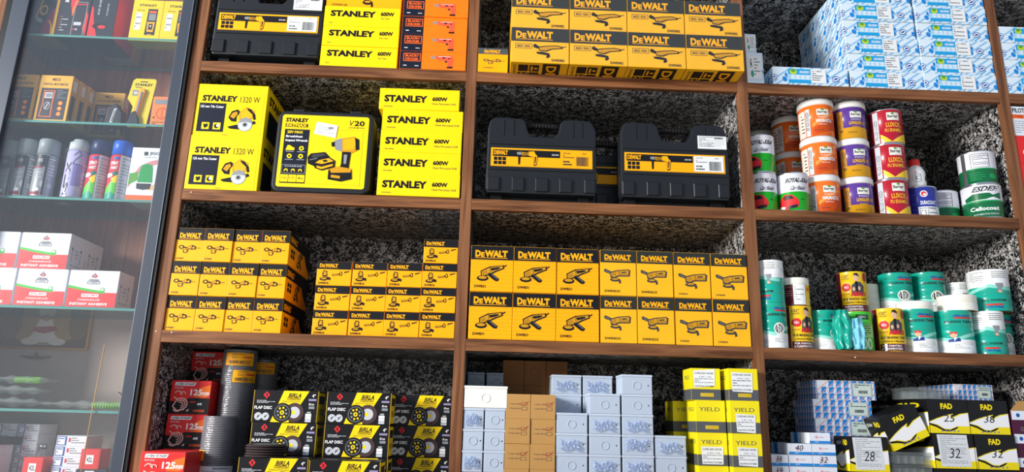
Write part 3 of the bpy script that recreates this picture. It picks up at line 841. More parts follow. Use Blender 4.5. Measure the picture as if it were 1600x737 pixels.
# ------------------------------------------------------------ hard cases
def rounded(x0, x1, z0, z1, r, n=5):
    pts = []
    for cx_, cz_, a0 in ((x1-r, z0+r, -90), (x1-r, z1-r, 0), (x0+r, z1-r, 90), (x0+r, z0+r, 180)):
        for k in range(n+1):
            a = rad(a0+90*k/n); pts.append((cx_+r*math.cos(a), cz_+r*math.sin(a)))
    return pts
def p_case(label_bar='white', sticker=False, name='power_tool_case'):
    W, H = 0.372, 0.268
    t = Thing(name); F = 0.028   # F: height of the front shell above the shelf
    Z = lambda v: F+H*(1-v)
    X = lambda u: W*u
    out = [(X(.02), Z(1)), (X(.98), Z(1)), (X(1), Z(.94)), (X(.995), Z(.14)), (X(.96), Z(.03)), (X(.93), Z(0)), (X(.70), Z(.0)), (X(.665), Z(.05)), (X(.65), Z(.17)), (X(.61), Z(.24)), (X(.40), Z(.24)), (X(.37), Z(.17)), (X(.35), Z(.05)), (X(.315), Z(.0)), (X(.06), Z(0)), (X(.025), Z(.04)), (X(.005), Z(.15)), (X(0), Z(.94))]
    t.mb().prism(out, 0.0, 0.05, BLACKP, 0.006, 2)
    bk = [(x, z if z > F+0.03 else 0.004) for x, z in out]
    t.mb('back_shell').prism([(0.006+x*.968, z) for x, z in bk], 0.0505, 0.105, BLACKP, 0)
    r_ = t.mb('moulded_ribs')
    r_.box(X(.03), X(.97), -0.004, 0.002, Z(.70), Z(.685), BLACKP, 0.001)
    r_.box(X(.02), X(.98), -0.0035, 0.002, Z(.36), Z(.33), BLACKP, 0.001)
    for u0_, u1_ in ((.015, .125), (.235, .345), (.445, .56), (.66, .775), (.885, .985)):
        r_.prism([(X(u0_), Z(.975)), (X(u1_), Z(.975)), (X(u1_), Z(.80)), (X(u0_), Z(.80))], -0.007, 0.002, BLACKP, 0.0025, 1)
    for u_ in (.145, .235, .78, .86): r_.box(X(u_), X(u_)+0.0025, -0.003, 0.001, Z(.24), Z(.03), BLACKP, 0.0008)
    h = t.mb('carry_handle'); h.tube([(X(.33), 0.03, Z(.07)), (X(.4), 0.03, Z(.055)), (X(.5), 0.03, Z(.05)), (X(.62), 0.03, Z(.055)), (X(.69), 0.03, Z(.07))], 0.0105, BLACKR, 12)
    for k in range(7): h.tube([(X(.42)+k*.011, 0.03, Z(.052)), (X(.42)+k*.011+.004, 0.03, Z(.052))], 0.0115, BLACKR, 12)
    for u_, nm in ((.17, 'latch'), (.80, 'latch#2')):
        l = t.mb(nm); l.box(X(u_)-0.016, X(u_)+0.019, 0.012, 0.08, Z(.0)-0.003, Z(-.02), BLACKP, 0.0015)
    for u_, nm in ((.07, 'foot'), (.86, 'foot#2')):
        l = t.mb(nm); l.box(X(u_)-0.008, X(u_)+0.03, 0.03, 0.085, 0.0, F+0.004, BLACKR, 0.001)
    a = t.flat('front', X(.92), H*.245, 'name_plate', x0=X(.04), z0=Z(.655), y0=-0.0012, name='plate')
    t.mb('name_plate').box(X(.04), X(.96), -0.001, 0.001, Z(.655), Z(.41), AMBP)
    a.rect(.02, .09, .68, .46, BLK); a.rect(.004, .97, .996, .99, AMBD)
    t.sub['plate_print'] = 'name_plate'
    pl = t.flat('front', X(.92), H*.245, 'plate_print', x0=X(.04), z0=Z(.655), y0=-0.0012, name='plate')
    pl.text('D', .03, .14, .055, .38, AMBP, .04); pl.text('EWALT', .057, .14, .165, .38, AMBP, .05); pl.text('DCH133N', .6, .26, .665, .34, WHT, .01)
    for r2 in range(2):
        for c2 in range(3): pl.rect(.03+c2*.042, .5+r2*.22, .064+c2*.042, .68+r2*.22, BLK)
    tool(pl, .24, .1, .47, .96, 'hammer', AMBD, BLK, AMBP)
    if label_bar == 'white': pl.rect(.69, .08, .985, .92, PAP)
    pl.text('D25133K', .71, .15, .78, .22, INK, .01); pl.text('800W', .9, .15, .94, .22, INK, .01); pl.fine(.71, .3, .82, .48, 2, INK, 4, .4); pl.fine(.71, .6, .8, .9, 2, INK, 9, .5); pl.bars(.84, .36, .96, .85, INK)
    if sticker:
        s = t.flat('front', X(.265), H*.175, 'white_sticker', x0=X(.715), z0=Z(.33), y0=-0.0042, name='stk')
        t.mb('white_sticker').box(X(.715), X(.98), -0.0042, -0.0032, Z(.33), Z(.155), PAP)
        s.fine(.05, .08, .55, .9, 7, INK, 11, .3); s.bars(.58, .08, .9, .22, INK); s.fine(.3, .3, .93, .85, 5, LGR, 6, .3)
    return t.done()
def p_fatmax():
    W, H = 0.322, 0.288
    t = Thing('impact_wrench_case')
    t.mb().prism(rounded(0, W, 0, H, 0.028), 0.0, 0.06, BLACKP, 0.009, 3)
    t.mb('back_shell').prism(rounded(0.003, W-0.003, 0.002, H-0.002, 0.028), 0.0605, 0.125, BLACKP, 0)
    for k, x in (('latch', .045), ('latch#2', .235)):
        t.mb(k).box(x, x+.036, 0.015, 0.1, H-0.002, H+0.012, BLACKP, 0.002)
    t.mb('seam_rib').prism(rounded(-0.001, W+0.001, -0.0, H+0.001, 0.028), 0.056, 0.064, BLACKR, 0)
    px0, px1, pz0, pz1 = 0.017, 0.305, 0.018, 0.272
    t.mb('front_panel').prism(rounded(px0, px1, pz0, pz1, 0.008, 3), -0.0015, 0.002, YELP, 0)
    a = t.flat('front', px1-px0, pz1-pz0, 'front_panel', x0=px0, z0=pz0, y0=-0.0015, name='pn')
    p = t.flat('front', px1-px0, pz1-pz0, 'panel_print', x0=px0, z0=pz0, y0=-0.0015, name='pn')
    t.sub['panel_print'] = t.sub['tool_drawing'] = t.sub['white_sticker'] = 'front_panel'
    a.rect(.02, .19, .98, .195, YELO); a.rect(.94, .2, .945, .97, YELO); a.rect(.03, .945, .97, .95, YELO)
    p.text('STANLEY', .04, .045, .3, .105, BLK, .055); a.rect(.04, .125, .3, .175, mat('brown_print', '#5a3a12', .5)); p.text('FATMAX', .055, .13, .285, .17, YELP, .03)
    p.text('V', .77, .055, .82, .13, BLK, .0, slant=.3); p.text('20', .83, .055, .95, .13, BLK, .03); p.text('LITHIUM ION', .77, .145, .95, .165, INK, .01)
    a.rect(.04, .205, .325, .95, NAVY)
    p.text('20V MAX', .07, .225, .25, .265, YELP, .03); p.text('Brushless', .06, .29, .25, .32, WHT, .03); p.text('Impact Wrench', .06, .345, .31, .385, WHT, .03)
    for u, v in ((.12, .47), (.25, .47), (.12, .58), (.25, .58)): p.circ(u, v, .032, YELP, 14); p.circ(u, v, .015, NAVY, 8); p.rect(u-.045, v+.045, u+.045, v+.05, LGR)
    p.poly([(.07, .5), (.17, .5), (.17, .46), (.12, .46), (.12, .43), (.09, .43)], YELP)
    p.frame(.05, .7, .315, .815, .006, GRY); p.text('CHARGE', .08, .71, .28, .73, LGR, 0)
    for u in (.1, .18, .26): p.circ(u, .78, .026, YELP, 12); p.circ(u, .79, .018, NAVY, 10)
    for k, s in enumerate(('5.0Ah', '1/2"', '4x')): a.rect(.045+k*.093, .835, .132+k*.093, .935, YELP); p.text(s, .055+k*.093, .865, .122+k*.093, .895, NAVY, .01)
    tool(t.flat('front', px1-px0, pz1-pz0, 'tool_drawing', x0=px0, z0=pz0, y0=-0.0015, name='pn'), .33, .28, .9, .92, 'wrench')
    s = t.flat('front', px1-px0, pz1-pz0, 'white_sticker', x0=px0, z0=pz0, y0=-0.0015, name='pn')
    s.poly([(.4, .09), (.645, .135), (.63, .31), (.375, .26)], PAP); s.fine(.42, .14, .6, .27, 5, GRY, 2, .3); s.bars(.54, .16, .6, .19, INK)
    return t.done()

# ------------------------------------------------------------ cans, buckets, tapes, discs
TIN = mat('tin_rim', '#c9ccd0', 0.25, 0.9)
PLID = mat('white_bucket_lid', '#eceae6', 0.4)
def p_bucket(r, h, kind):
    base = {'walnut': mat('orange_bucket_label', '#f4711e', .35, coat=.3), 'longlife': mat('purple_bucket_label', '#5c3b92', .35, coat=.3)}[kind]
    low = {'walnut': base, 'longlife': mat('mustard_bucket_label', '#e2a51d', .35, coat=.3)}[kind]
    t = Thing('putty_bucket')
    zl = h*.815
    t.mb().lathe([(r*.93, 0, low), (r*.935, h*.28, low), (r*.94, h*.281, base), (r*.965, zl, base), (r*.95, zl+.001, PLID), (r*.95, h*.9, PLID)], base, 48)
    t.mb('lid').lathe([(r*.97, h*.825), (r, h*.835), (r, h*.955), (r*.97, h*.965), (r*.96, h*.99), (r*.92, h*.995), (r*.9, h*.97)], PLID, 48)
    a = t.round(r*.94, zl, taper=r*.025)
    if kind == 'walnut':
        DO = mat('dark_orange_print', '#c94a10', .4)
        a.poly([(.4, .99), (.99, .8), (.995, .45), (.4, .75)], DO); a.poly([(.4, .6), (.95, .2), (.97, .3), (.4, .72)], mat('light_orange_print', '#ff9440', .4))
        a.rect(.02, .12, .2, .98, mat('cream_print', '#f0ddcf', .5)); a.rect(.22, .1, .34, .98, LGR); side, sc = 'XP ADVANCED', BLK
        tt, tc = 'WALMASTA', WHT
    else:
        a.rect(.02, .1, .17, .98, mat('dark_plum_print', '#3a2238', .5)); a.rect(.18, .1, .33, .72, mat('ochre_print', '#c98c1e', .5)); side, sc = 'XP ADVANCED', BLK
        tt, tc = 'LONGLIFE 10', mat('gold_print', '#f0b52c', .5)
    b_ = t.round(r*.94, zl, 'label_print', taper=r*.025)
    b_.text(side, .23, .2, .31, .8, sc, .02, rot=3)
    b_.rect(.54, .14, .86, .34, mat('label_cream_print', '#eceadf', .5)); b_.text('Berger', .57, .19, .83, .3, INK, .03); b_.ell(.7, .16, .05, .03, mat('leaf_green_print', '#5a9e3a', .5), 10)
    b_.text('XP ADVANCED', .56, .38, .84, .42, WHT, .01); b_.text(tt, .5, .46, .93, .57, tc, .035); b_.text('PUTTY' if kind == 'walnut' else 'EXTERIOR', .58, .62, .8, .66, tc, .01)
    b_.text('PROTECTION', .45, .8, .7, .84, INK, .0); b_.fine(.1, .25, .18, .9, 6, sc, 2, .3)
    return t.done()
def p_tin(r, h, kind):
    G = mat('grass_green_tin_print', '#17a318', .3, coat=.3); WT = mat('white_tin_print', '#e9e9f2', .35, coat=.3); RT = mat('crimson_tin_print', '#b3122c', .3, coat=.3); GD = mat('bottle_green_tin_print', '#11693c', .3, coat=.3); BT = mat('royal_blue_tin_print', '#23349a', .3, coat=.3)
    lo, hi, cut = {'royal': (G, WT, .5), 'luxol': (RT, RT, .5), 'duracoat': (BT, BT, .5), 'cello': (GD, WT, .5), 'esdee_plain': (GD, WT, .45)}[kind]
    t = Thing('paint_tin')
    t.mb().lathe([(r*.98, 0, TIN), (r*1.0, .001, TIN), (r*1.0, .004, TIN), (r*.985, .0045, lo), (r*.985, h*cut, lo), (r*.985, h*cut+.0002, hi), (r*.985, h-.005, hi), (r*1.0, h-.0045, TIN), (r*1.0, h-.0005, TIN), (r*.94, h, TIN), (r*.93, h-.004, TIN)], lo, 48)
    t.mb('lid').lathe([(r*.7, h-.0038), (r*.7, h-.0008), (r*.65, h-.0006)], TIN, 32)
    a = t.round(r*.985, h); b_ = t.round(r*.985, h, 'label_print')
    if kind == 'royal':
        for k in range(9): a.rect(.02, .06+k*.05, .98, .064+k*.05, LGR)
        b_.text('ROYAL-556', .28, .15, .96, .27, BLK, .035, slant=.1); b_.text('Car Finish', .42, .36, .85, .46, INK, .02, slant=.2)
        c = t.round(r*.985, h, 'car_picture'); c.poly([(.05, .7), (.2, .56), (.45, .58), (.6, .68), (.66, .78), (.6, .9), (.2, .95), (.04, .92)], REDP); c.poly([(.14, .64), (.22, .58), (.42, .6), (.5, .68), (.2, .7)], BLK); c.poly([(.05, .84), (.22, .86), (.2, .94), (.06, .92)], WHT); c.poly([(.3, .86), (.62, .82), (.58, .9), (.3, .94)], NAVY)
        b_.fine(.7, .68, .96, .74, 1, mat('deep_green_print', '#0b6b12', .5), 2)
    elif kind == 'luxol':
        a.rect(.02, .06, .12, .96, mat('dark_crimson_print', '#5c0a1c', .4)); a.rect(.13, .06, .27, .96, LGR); b_.text('PU ADVANCED', .15, .3, .24, .85, INK, .02, rot=3)
        b_.rect(.52, .12, .87, .34, mat('label_cream_print', '#eceadf', .5)); b_.text('Berger', .55, .18, .84, .3, INK, .03); b_.ell(.7, .15, .05, .03, mat('leaf_green_print', '#5a9e3a', .5), 10)
        GO = mat('gold_print', '#f0b52c', .5); b_.text('LUXOL', .48, .4, .9, .54, GO, .03); b_.text('PU ENAMEL', .44, .58, .92, .68, GO, .02)
        a.poly([(.3, .72), (.45, .82), (.62, .96), (.3, .96)], mat('bright_gold_print', '#f3c832', .4)); a.poly([(.6, .96), (.99, .7), (.99, .96)], mat('bright_gold_print', '#f3c832', .4)); a.poly([(.3, .84), (.42, .96), (.3, .96)], WHT)
    elif kind == 'duracoat':
        b_.circ(.62, .25, .1, WHT, 20); b_.circ(.62, .25, .075, REDP, 18); b_.circ(.64, .27, .04, WHT, 12); b_.text('DURACOAT', .5, .46, .92, .58, WHT, .03)
        s = t.round(r*.985, h, 'white_sticker'); s.rect(.42, .64, .99, .97, PAP); s.text('AUTO PRIMER', .46, .67, .92, .72, INK, .02); s.frame(.48, .76, .62, .92, .015, INK); s.fine(.68, .76, .92, .93, 3, INK, 4, .4)
        b_.fine(.05, .15, .4, .9, 8, mat('dim_blue_print', '#4656b8', .5), 3, .3)
    elif kind == 'cello':
        a.rect(.01, .485, .99, .53, mat('mid_green_print', '#1f9a55', .4)); b_.text('ESDEE', .32, .08, .9, .23, BLK, .03, slant=.15); c = t.round(r*.985, h, 'car_picture'); c.poly([(.1, .38), (.3, .28), (.7, .28), (.78, .34), (.94, .26), (.94, .46), (.78, .4), (.6, .46), (.12, .48)], GD)
        b_.text('Cellocoat', .2, .66, .88, .78, WHT, .03); b_.text('AUTOMOTIVE PAINTS', .26, .86, .86, .91, LGR, .02)
    else:
        a.rect(.01, .53, .99, .56, mat('mid_green_print', '#1f9a55', .4)); b_.frame(.36, .1, .82, .5, .012, INK); b_.fine(.4, .15, .8, .46, 6, INK, 8, .3)
        a.rect(.12, .03, .22, .98, TIN); b_.circ(.86, .78, .08, mat('mid_green_print', '#1f9a55', .4), 14); b_.fine(.3, .66, .7, .92, 4, mat('mid_green_print', '#1f9a55', .4), 9, .3)
    return t.done()
def p_tape(r, h, kind, rim_top=0.0, rim_bot=0.0):
    TEAL = mat('teal_wrap', '#0fa58f', .3, coat=.4); TW = mat('cream_tape', '#f2efe2', .5); MAR = mat('maroon_wrap', '#5e1420', .35, coat=.3); YW = mat('yellow_wrap', '#f5c81a', .35, coat=.3); GRN = mat('leaf_green_wrap', '#48c83c', .35, coat=.3)
    TW2 = mat('white_wrap', '#f1f3f2', .35, coat=.4)
    t = Thing('tape_pack')
    n = max(1, round(h/0.026)); prof = []
    z0_, z1_ = rim_bot, h-rim_top
    def band(z):
        v = 1-(z-z0_)/max(1e-6, z1_-z0_)
        if z < z0_ or z > z1_: return TW
        return {'teal': TEAL if v < .68 else TW2, 'teal_up': TEAL if v > .42 else TW2, 'abro': YW, 'maroon': MAR, 'green': GRN, 'cream': TW, 'tealfull': TEAL}[kind]
    zs = sorted(set([0.001, h-0.001, z0_+.0005, z1_-.0005] + [z0_+(z1_-z0_)*(1-v) for v in ((.68, .6799) if kind == 'teal' else (.42, .4199) if kind == 'teal_up' else ())] + [h*i/n for i in range(1, n)] + [h*i/n+0.0012*s for i in range(1, n) for s in (-1, 1)]))
    zs = [z for z in zs if 0 < z < h]
    prof.append((r-0.0015, 0, band(0.0001)))
    for i, z in enumerate(zs):
        dip = 0.0012 if any(abs(z-h*k/n) < 0.0003 for k in range(1, n)) else 0
        zz = (z+(zs[i+1] if i+1 < len(zs) else h))/2
        prof.append((r-dip, z, band(zz)))
    prof.append((r-0.0015, h, TW))
    t.mb().lathe(prof, TW, 48, cap=False)
    rc = min(.038, r*.72)
    t.mb().lathe([(r-.0015, h, TW), (rc, h, TW), (rc-.003, h, KRAFTD), (rc-.003, 0, KRAFTD), (r-.0015, 0, TW)][0:5], TW, 48, cap=False)
    hh = z1_-z0_
    a = t.round(r, hh, z0=z0_); b_ = t.round(r, hh, 'label_print', z0=z0_)
    if kind == 'teal':
        a.poly([(.01, .6), (.5, .66), (.99, .5), (.99, .58), (.5, .74), (.01, .66)], mat('pale_teal_print', '#8fd9c9', .5))
        b_.text('Meraki', .55, .1, .93, .16, DBL, .03, slant=.2); b_.rect(.55, .165, .95, .2, REDP); b_.text('MASKING TAPE', .3, .24, .96, .3, BLK, .03); b_.circ(.2, .14, .025, mat('dark_teal_print', '#0b6f62', .5), 8)
        c = t.round(r, hh, 'printed_picture')
        if rim_top: c.ell(.5, .58, .09, .06, mat('skin_print', '#e4b597', .5), 12); c.ell(.5, .53, .1, .03, REDP, 12); c.poly([(.36, .68), (.64, .64), (.66, .72), (.36, .74)], mat('uniform_blue_print', '#27408c', .5)); c.poly([(.5, .63), (.58, .64), (.5, .72)], WHT)
        else: c.ell(.68, .58, .19, .13, TW, 22); c.ell(.66, .58, .14, .1, INK, 20); c.ell(.68, .58, .08, .07, LGR, 14)
        b_.fine(.15, .82, .35, .92, 3, GRY, 3, .3); b_.fine(.5, .8, .85, .9, 3, GRY, 7, .3)
    elif kind == 'teal_up':
        a.poly([(.01, .5), (.5, .36), (.99, .44), (.99, .52), (.5, .44), (.01, .58)], mat('pale_teal_print', '#8fd9c9', .5))
        b_.fine(.1, .06, .42, .34, 6, INK, 5, .25); b_.fine(.6, .06, .92, .24, 4, INK, 6, .25); a.rect(.1, .26, .45, .42, TW2)
        c = t.round(r, hh, 'printed_picture'); c.poly([(.66, .34), (.84, .34), (.84, .42), (.8, .46), (.8, .56), (.7, .56), (.7, .44)], GRY); c.ell(.76, .54, .05, .03, mat('skin_print', '#e4b597', .5), 10)
        b_.text('MASKING TAPE', .3, .72, .86, .77, BLK, .02, rot=2); b_.rect(.38, .83, .78, .87, REDP); b_.text('Meraki', .4, .88, .78, .94, DBL, .03, rot=2)
    elif kind == 'abro':
        a.rect(.005, .01, .14, .99, MAR); SK = mat('skin_print', '#e4b597', .5)
        b_.text("125''", .2, .08, .42, .15, INK, .02); b_.text('POLYESTER', .2, .17, .42, .2, INK, .01); b_.circ(.32, .39, .1, REDP, 20); b_.text('NO.1', .25, .36, .39, .42, WHT, .03); b_.ell(.93, .14, .06, .11, mat('crimson_tin_print', '#b3122c', .3), 12)
        c = t.round(r, hh, 'printed_picture'); c.poly([(.5, .34), (.64, .26), (.78, .26), (.88, .36), (.86, .58), (.46, .6)], mat('dark_grey_suit_print', '#4b4d50', .5)); c.ell(.66, .16, .09, .09, SK, 16); c.poly([(.57, .12), (.6, .05), (.7, .04), (.76, .1), (.74, .14), (.66, .1)], BLK); c.poly([(.62, .25), (.7, .25), (.68, .55), (.64, .55)], BLK); c.ell(.56, .44, .04, .05, SK, 10); c.ell(.74, .42, .04, .05, SK, 10)
        b_.text('ABRO', .44, .5, .93, .62, REDP, .04); b_.line(.16, .56, .42, .55, .012, mat('red_ink', '#c2352a', .6)); b_.text('RUB MASKING TAPE', .2, .65, .93, .71, BLK, .02); b_.text('General Purpose', .24, .745, .9, .79, BLK, .02, slant=.2)
        a.rect(.16, .82, .99, .98, MAR); b_.text('FOR PAINTERS', .22, .845, .8, .89, WHT, .02); b_.text('& CARPENTERS', .2, .91, .82, .96, WHT, .02)
    elif kind == 'maroon':
        a.rect(.45, .0, .85, .95, TW2); b_.fine(.5, .1, .8, .8, 6, INK, 4, .3); a.rect(.86, .0, .99, .99, YW); b_.fine(.08, .1, .4, .6, 5, mat('dull_pink_print', '#b77a82', .5), 5, .3); b_.text('ABRO', .88, .1, .98, .3, REDP, .02)
    elif kind == 'green':
        GD2 = mat('dark_green_print', '#134d25', .4); a.rect(.3, .34, .98, .66, mat('mint_print', '#a5dd8a', .5)); b_.rect(.52, .08, .88, .2, GD2); b_.text('ABRO', .57, .11, .82, .17, LGR, .02)
        b_.fine(.35, .36, .92, .64, 5, GD2, 6, .45); a.rect(.01, .66, .5, .97, GD2); c = t.round(r, hh, 'printed_picture')
        for uu in (.72, .86): c.ell(uu, .82, .07, .14, TW, 16); c.ell(uu, .82, .045, .09, GRN, 14)
    return t.done()
def p_disc(r=0.0575, th=0.0062):
    t = Thing('flap_disc'); t.mb().lathe([(r-.001, 0), (r, .001), (r, th*.45), (r-.004, th*.6), (r-.006, th)], mat('dark_brown_abrasive', '#3b2f30', .9), 40)
    t.mb('backing_plate').lathe([(r*.62, th), (r*.6, th+.0005)], mat('grey_green_fibre', '#6f7f78', .6), 30)
    return t.done()
def p_discpack(n, r, kind):
    """a shrink wrapped column of abrasive discs"""
    AB = mat('grey_brown_abrasive', '#514c50', .7); th = 0.0066
    t = Thing('disc_pack'); prof = []
    for i in range(n):
        z = i*th; prof += [(r-.004, z, AB), (r, z+.0022, AB), (r, z+.0046, AB), (r-.004, z+th-.0002, AB)]
    t.mb().lathe(prof, AB, 44); H = n*th
    f = t.mb('shrink_wrap'); pr = []
    for i in range(n): z = i*th; pr += [(r+.0006, z+.001), (r+.0018, z+.0034), (r+.0006, z+.0058)]
    f.lathe(pr, film('tight_wrap', '#c9ccd6', .12, .28, .3, 40) if 'tight_wrap' not in MATS else MATS['tight_wrap'], 44, cap=False)
    t.sub['price_label'] = 'shrink_wrap'
    def lab(u0_, u1_, za, zb, col, txt=True):
        a = t.round(r+.0022, zb-za, 'price_label', z0=za, name='lab%s%s' % (za, u0_)); a.rect(u0_, 0, u1_, 1, col); w_ = u1_-u0_
        if txt: a.text('DEWALT', u0_+.2*w_, .08, u0_+.75*w_, .17, INK, .03); a.rect(u0_+.6*w_, .28, u0_+.95*w_, .42, REDP); a.fine(u0_+.2*w_, .28, u0_+.55*w_, .5, 3, INK, 3, .4); a.frame(u0_+.1*w_, .6, u0_+.92*w_, .9, .02, INK); a.bars(u0_+.14*w_, .64, u0_+.88*w_, .86, INK, 5, 16)
        else: a.bars(u0_+.4*w_, .08, u0_+.9*w_, .2, INK); a.fine(u0_+.1*w_, .3, u0_+.8*w_, .8, 4, GRY, 3, .3)
    if kind == 'two': lab(.12, .88, H-.052, H-.012, AMBP); lab(.35, .99, H-.105, H-.067, AMBP)
    if kind == 'one': lab(.1, .85, H-.05, H-.012, AMBP)
    if kind == 'front': lab(.04, .96, 0.015, 0.06, PAP, False); lab(.0, .14, .075, .105, AMBP, False)
    return t.done()
def p_bottle():
    t = Thing('plastic_bottle'); W_ = mat('milky_plastic', '#ecebe4', .35)
    t.mb().lathe([(.0285, 0), (.031, .002), (.031, .022), (.028, .03), (.029, .04), (.031, .05), (.030, .062), (.022, .078), (.0165, .082), (.0165, .09)], W_, 32)
    t.mb('screw_cap').lathe([(.018, .084), (.0185, .085), (.018, .105), (.015, .108)], mat('red_cap_plastic', '#d8322c', .4), 28)
    a = t.round(.0312, .05, 'label_print', z0=.008); a.rect(.4, .05, .9, .95, PAP); a.text('C', .52, .3, .72, .7, INK, .02); a.frame(.5, .22, .76, .8, .03, INK); a.fine(.45, .06, .85, .18, 1, REDP, 2)
    return t.done()

# ------------------------------------------------------------ cartons of the lowest bays
def p_fad(num=None, paper=False, W=.1275, D=.42, H=.1038, icons=True):
    t = carton('saw_blade_carton', W, D, H, mat('satin_black_card', '#161618', .42), 0.0012)
    FY = mat('sharp_yellow_print', '#f2dc14', .4)
    for fc, k in ((t.front, 1), (t.left, .9), (t.right, .9)):
        a = fc(); a.poly([(.004, .66), (.2, .56), (.45, .46), (.62, .42), (.56, .5), (.6, .52), (.78, .42), (.996, .38), (.996, .994), (.004, .994)], FY)
        a.poly([(.004, .685), (.2, .585), (.44, .49), (.56, .455), (.53, .52), (.6, .55), (.8, .445), (.996, .405), (.996, .78), (.7, .78), (.5, .87), (.36, .86), (.2, .74), (.004, .7)], WHT)
        a.poly([(.004, .70), (.18, .76), (.36, .88), (.5, .89), (.68, .80), (.72, .81), (.64, .88), (.5, .94), (.34, .93), (.16, .82), (.004, .76)], BLK)
        a.poly([(.004, .76), (.16, .82), (.34, .93), (.5, .94), (.64, .88), (.72, .81), (.996, .8), (.996, .994), (.004, .994)], FY)
    t.front('brand_lettering').text('FAD', .32, .12, .62, .29, FY, .05); t.left('brand_lettering').text('FAD', .6, .1, .9, .26, FY, .05)
    t.left('title_lettering').text('JIG SAW', .2, .14, .5, .27, WHT, .02)
    if icons:
        c = t.front('icon_row')
        for k in range(5): c.circ(.3+k*.1, .93, .03, GRY, 10)
    if paper:
        p = t.front('taped_notes'); p.poly([(.1, .03), (.84, .03), (.88, .94), (.14, .94)], mat('notes_paper', '#dcdfe2', .6)); p.fine(.17, .08, .8, .88, 15, GRY, 3, .3)
    if paper: t.sub['handwritten_number'] = 'taped_notes'
    if num: t.front('handwritten_number').text(num, .38, .45 if not paper else .42, .64, .66 if not paper else .7, mat('pen_ink', '#26262c', .6), .0, slant=.15)
    return t.done()
def p_small_wb(num=None, W=0.0665, H=0.0325, D=.14):
    t = carton('white_blue_box', W, D, H, mat('cool_white_card', '#e4e9f1', .45), 0.0008)
    a = t.front(); a.rect(.004, .74, .996, .98, MBL); b_ = t.front('printed_emblem'); b_.circ(.34, .4, .13, mat('pale_rose_print', '#dfa0aa', .5), 12); b_.text('carbide', .42, .34, .68, .46, mat('pale_rose_print', '#dfa0aa', .5), .01); b_.fine(.25, .82, .75, .9, 1, WHT, 2)
    t.left().rect(.2, .0, .4, 1, MBL); t.left().rect(.6, .0, .75, 1, LGR)
    if num: t.front('handwritten_number').text(num, .3, .12, .62, .66, mat('pen_ink', '#26262c', .6), .0, slant=.2)
    return t.done()
def p_bwide(W=0.193, H=0.056, seed=1, D=.16):
    t = carton('striped_blue_carton', W, D, H, mat('cool_white_card', '#e4e9f1', .45), 0.001)
    for a in (t.front(), t.left()):
        for i in range(-2, 9):
            u = i*.13+.03*seed
            a.poly([(u, 1), (u+.02, 1), (u+.42, 0), (u+.40, 0)], mat('pale_rose_print', '#dfa0aa', .5), cl=True)
            for q in range(3):
                v = .16+q*.33; uu = u+.1+(1-v)*.4; a.poly([(uu-.045, v+.19), (uu+.035, v+.13), (uu+.05, v-.16), (uu-.03, v-.12)], MBL, cl=True)
    s = t.front('printed_label'); s.rect(.6, .12, .93, .82, mat('greenish_paper', '#cfe0d8', .6)); s.frame(.61, .15, .92, .79, .015, GRY); s.fine(.64, .2, .9, .42, 2, INK, seed+3, .4); s.bars(.7, .5, .86, .66, INK, seed)
    return t.done()
def p_tray():
    t = Thing('clear_parts_box'); CL = film('clear_polystyrene', '#b9c6c6', .12, .08, .1, 10) if 'clear_polystyrene' not in MATS else MATS['clear_polystyrene']
    W, D, H = .125, .11, .028; t.mb().box(0, W, 0, D, 0, H, CL, .0015)
    t.mb('lid').box(-.002, W+.002, -.002, D+.002, H+.0002, H+.009, CL, .001)
    dv = t.mb('divider_grid')
    for k in range(1, 5): dv.box(W*k/5-.0007, W*k/5+.0007, .002, D-.002, .002, H-.001, CL)
    dv.box(.002, W-.002, D/2-.0007, D/2+.0007, .002, H-.001, CL)
    return t.done()

# ============================================================ what stands in the bays
S1, S2, S3, S4 = 0.9533, 0.4953, 0.0373, -0.4207     # tops of the shelf boards
G = 0.0004
FROM = 'from the glass cabinet'

# ---- top bay beside the glass cabinet
case_w = p_case('white', True)
put(case_w, .022, .003, S1, 'black power tool case with yellow name plate, on the top shelf beside yellow drill boxes', 'tool case', 'black power tool cases')
dr = p_600a(); lv = ['bottom', 'second', 'third']
for k in range(3):
    put(dr, .3975+jit(.0015), .003+jit(.003)-.002*k, S1+k*(.0755+G), 'yellow percussion drill box marked 600W on the top shelf, %s of its stack' % (lv[k] if k == 0 else lv[k]+' from bottom'), 'box', 'yellow drill boxes on the top shelf')
put(p_dwe_top(), .398, .006, S1+3*(.0755+G), 'amber power tool box lying on top of the stacked yellow drill boxes', 'box')
bd = p_bd()
for k in range(5):
    put(bd, .6695+jit(.001), -.001-jit(.002), S1+k*(.0668+G), 'orange and navy drill box beside the shelf post, %s of its stack' % ['bottom', 'second from bottom', 'middle', 'fourth from bottom', 'topmost'][k], 'box', 'orange and navy drill boxes')

# ---- second bay beside the glass cabinet
tc_ = p_1320()
put(tc_, .002, .0, S2, 'big yellow tile cutter box resting on the shelf below an identical box', 'box', 'tile cutter boxes')
put(tc_, -.0005+.001, .004, S2+.1865+G, 'big yellow tile cutter box stacked on top of another one', 'box', 'tile cutter boxes')
put(p_fatmax(), .2765, .004, S2+.001, 'black hard case with yellow panel showing a cordless impact wrench', 'tool case')
db = p_600b()
xs = (.6245, .6235, .6235, .6245, .6095); zr = (0, 0, 0, rad(.4), rad(-.5))
for k in range(5):
    put(db, xs[k], (-.004, 0, .001, .002, .004)[k], S2+k*(.0766+G), 'yellow 600W percussion drill box in the five-high stack, %s' % ['bottom one', 'second from bottom', 'middle one', 'fourth from bottom', 'topmost one'][k], 'box', 'yellow drill boxes in the five-high stack', rz=zr[k])

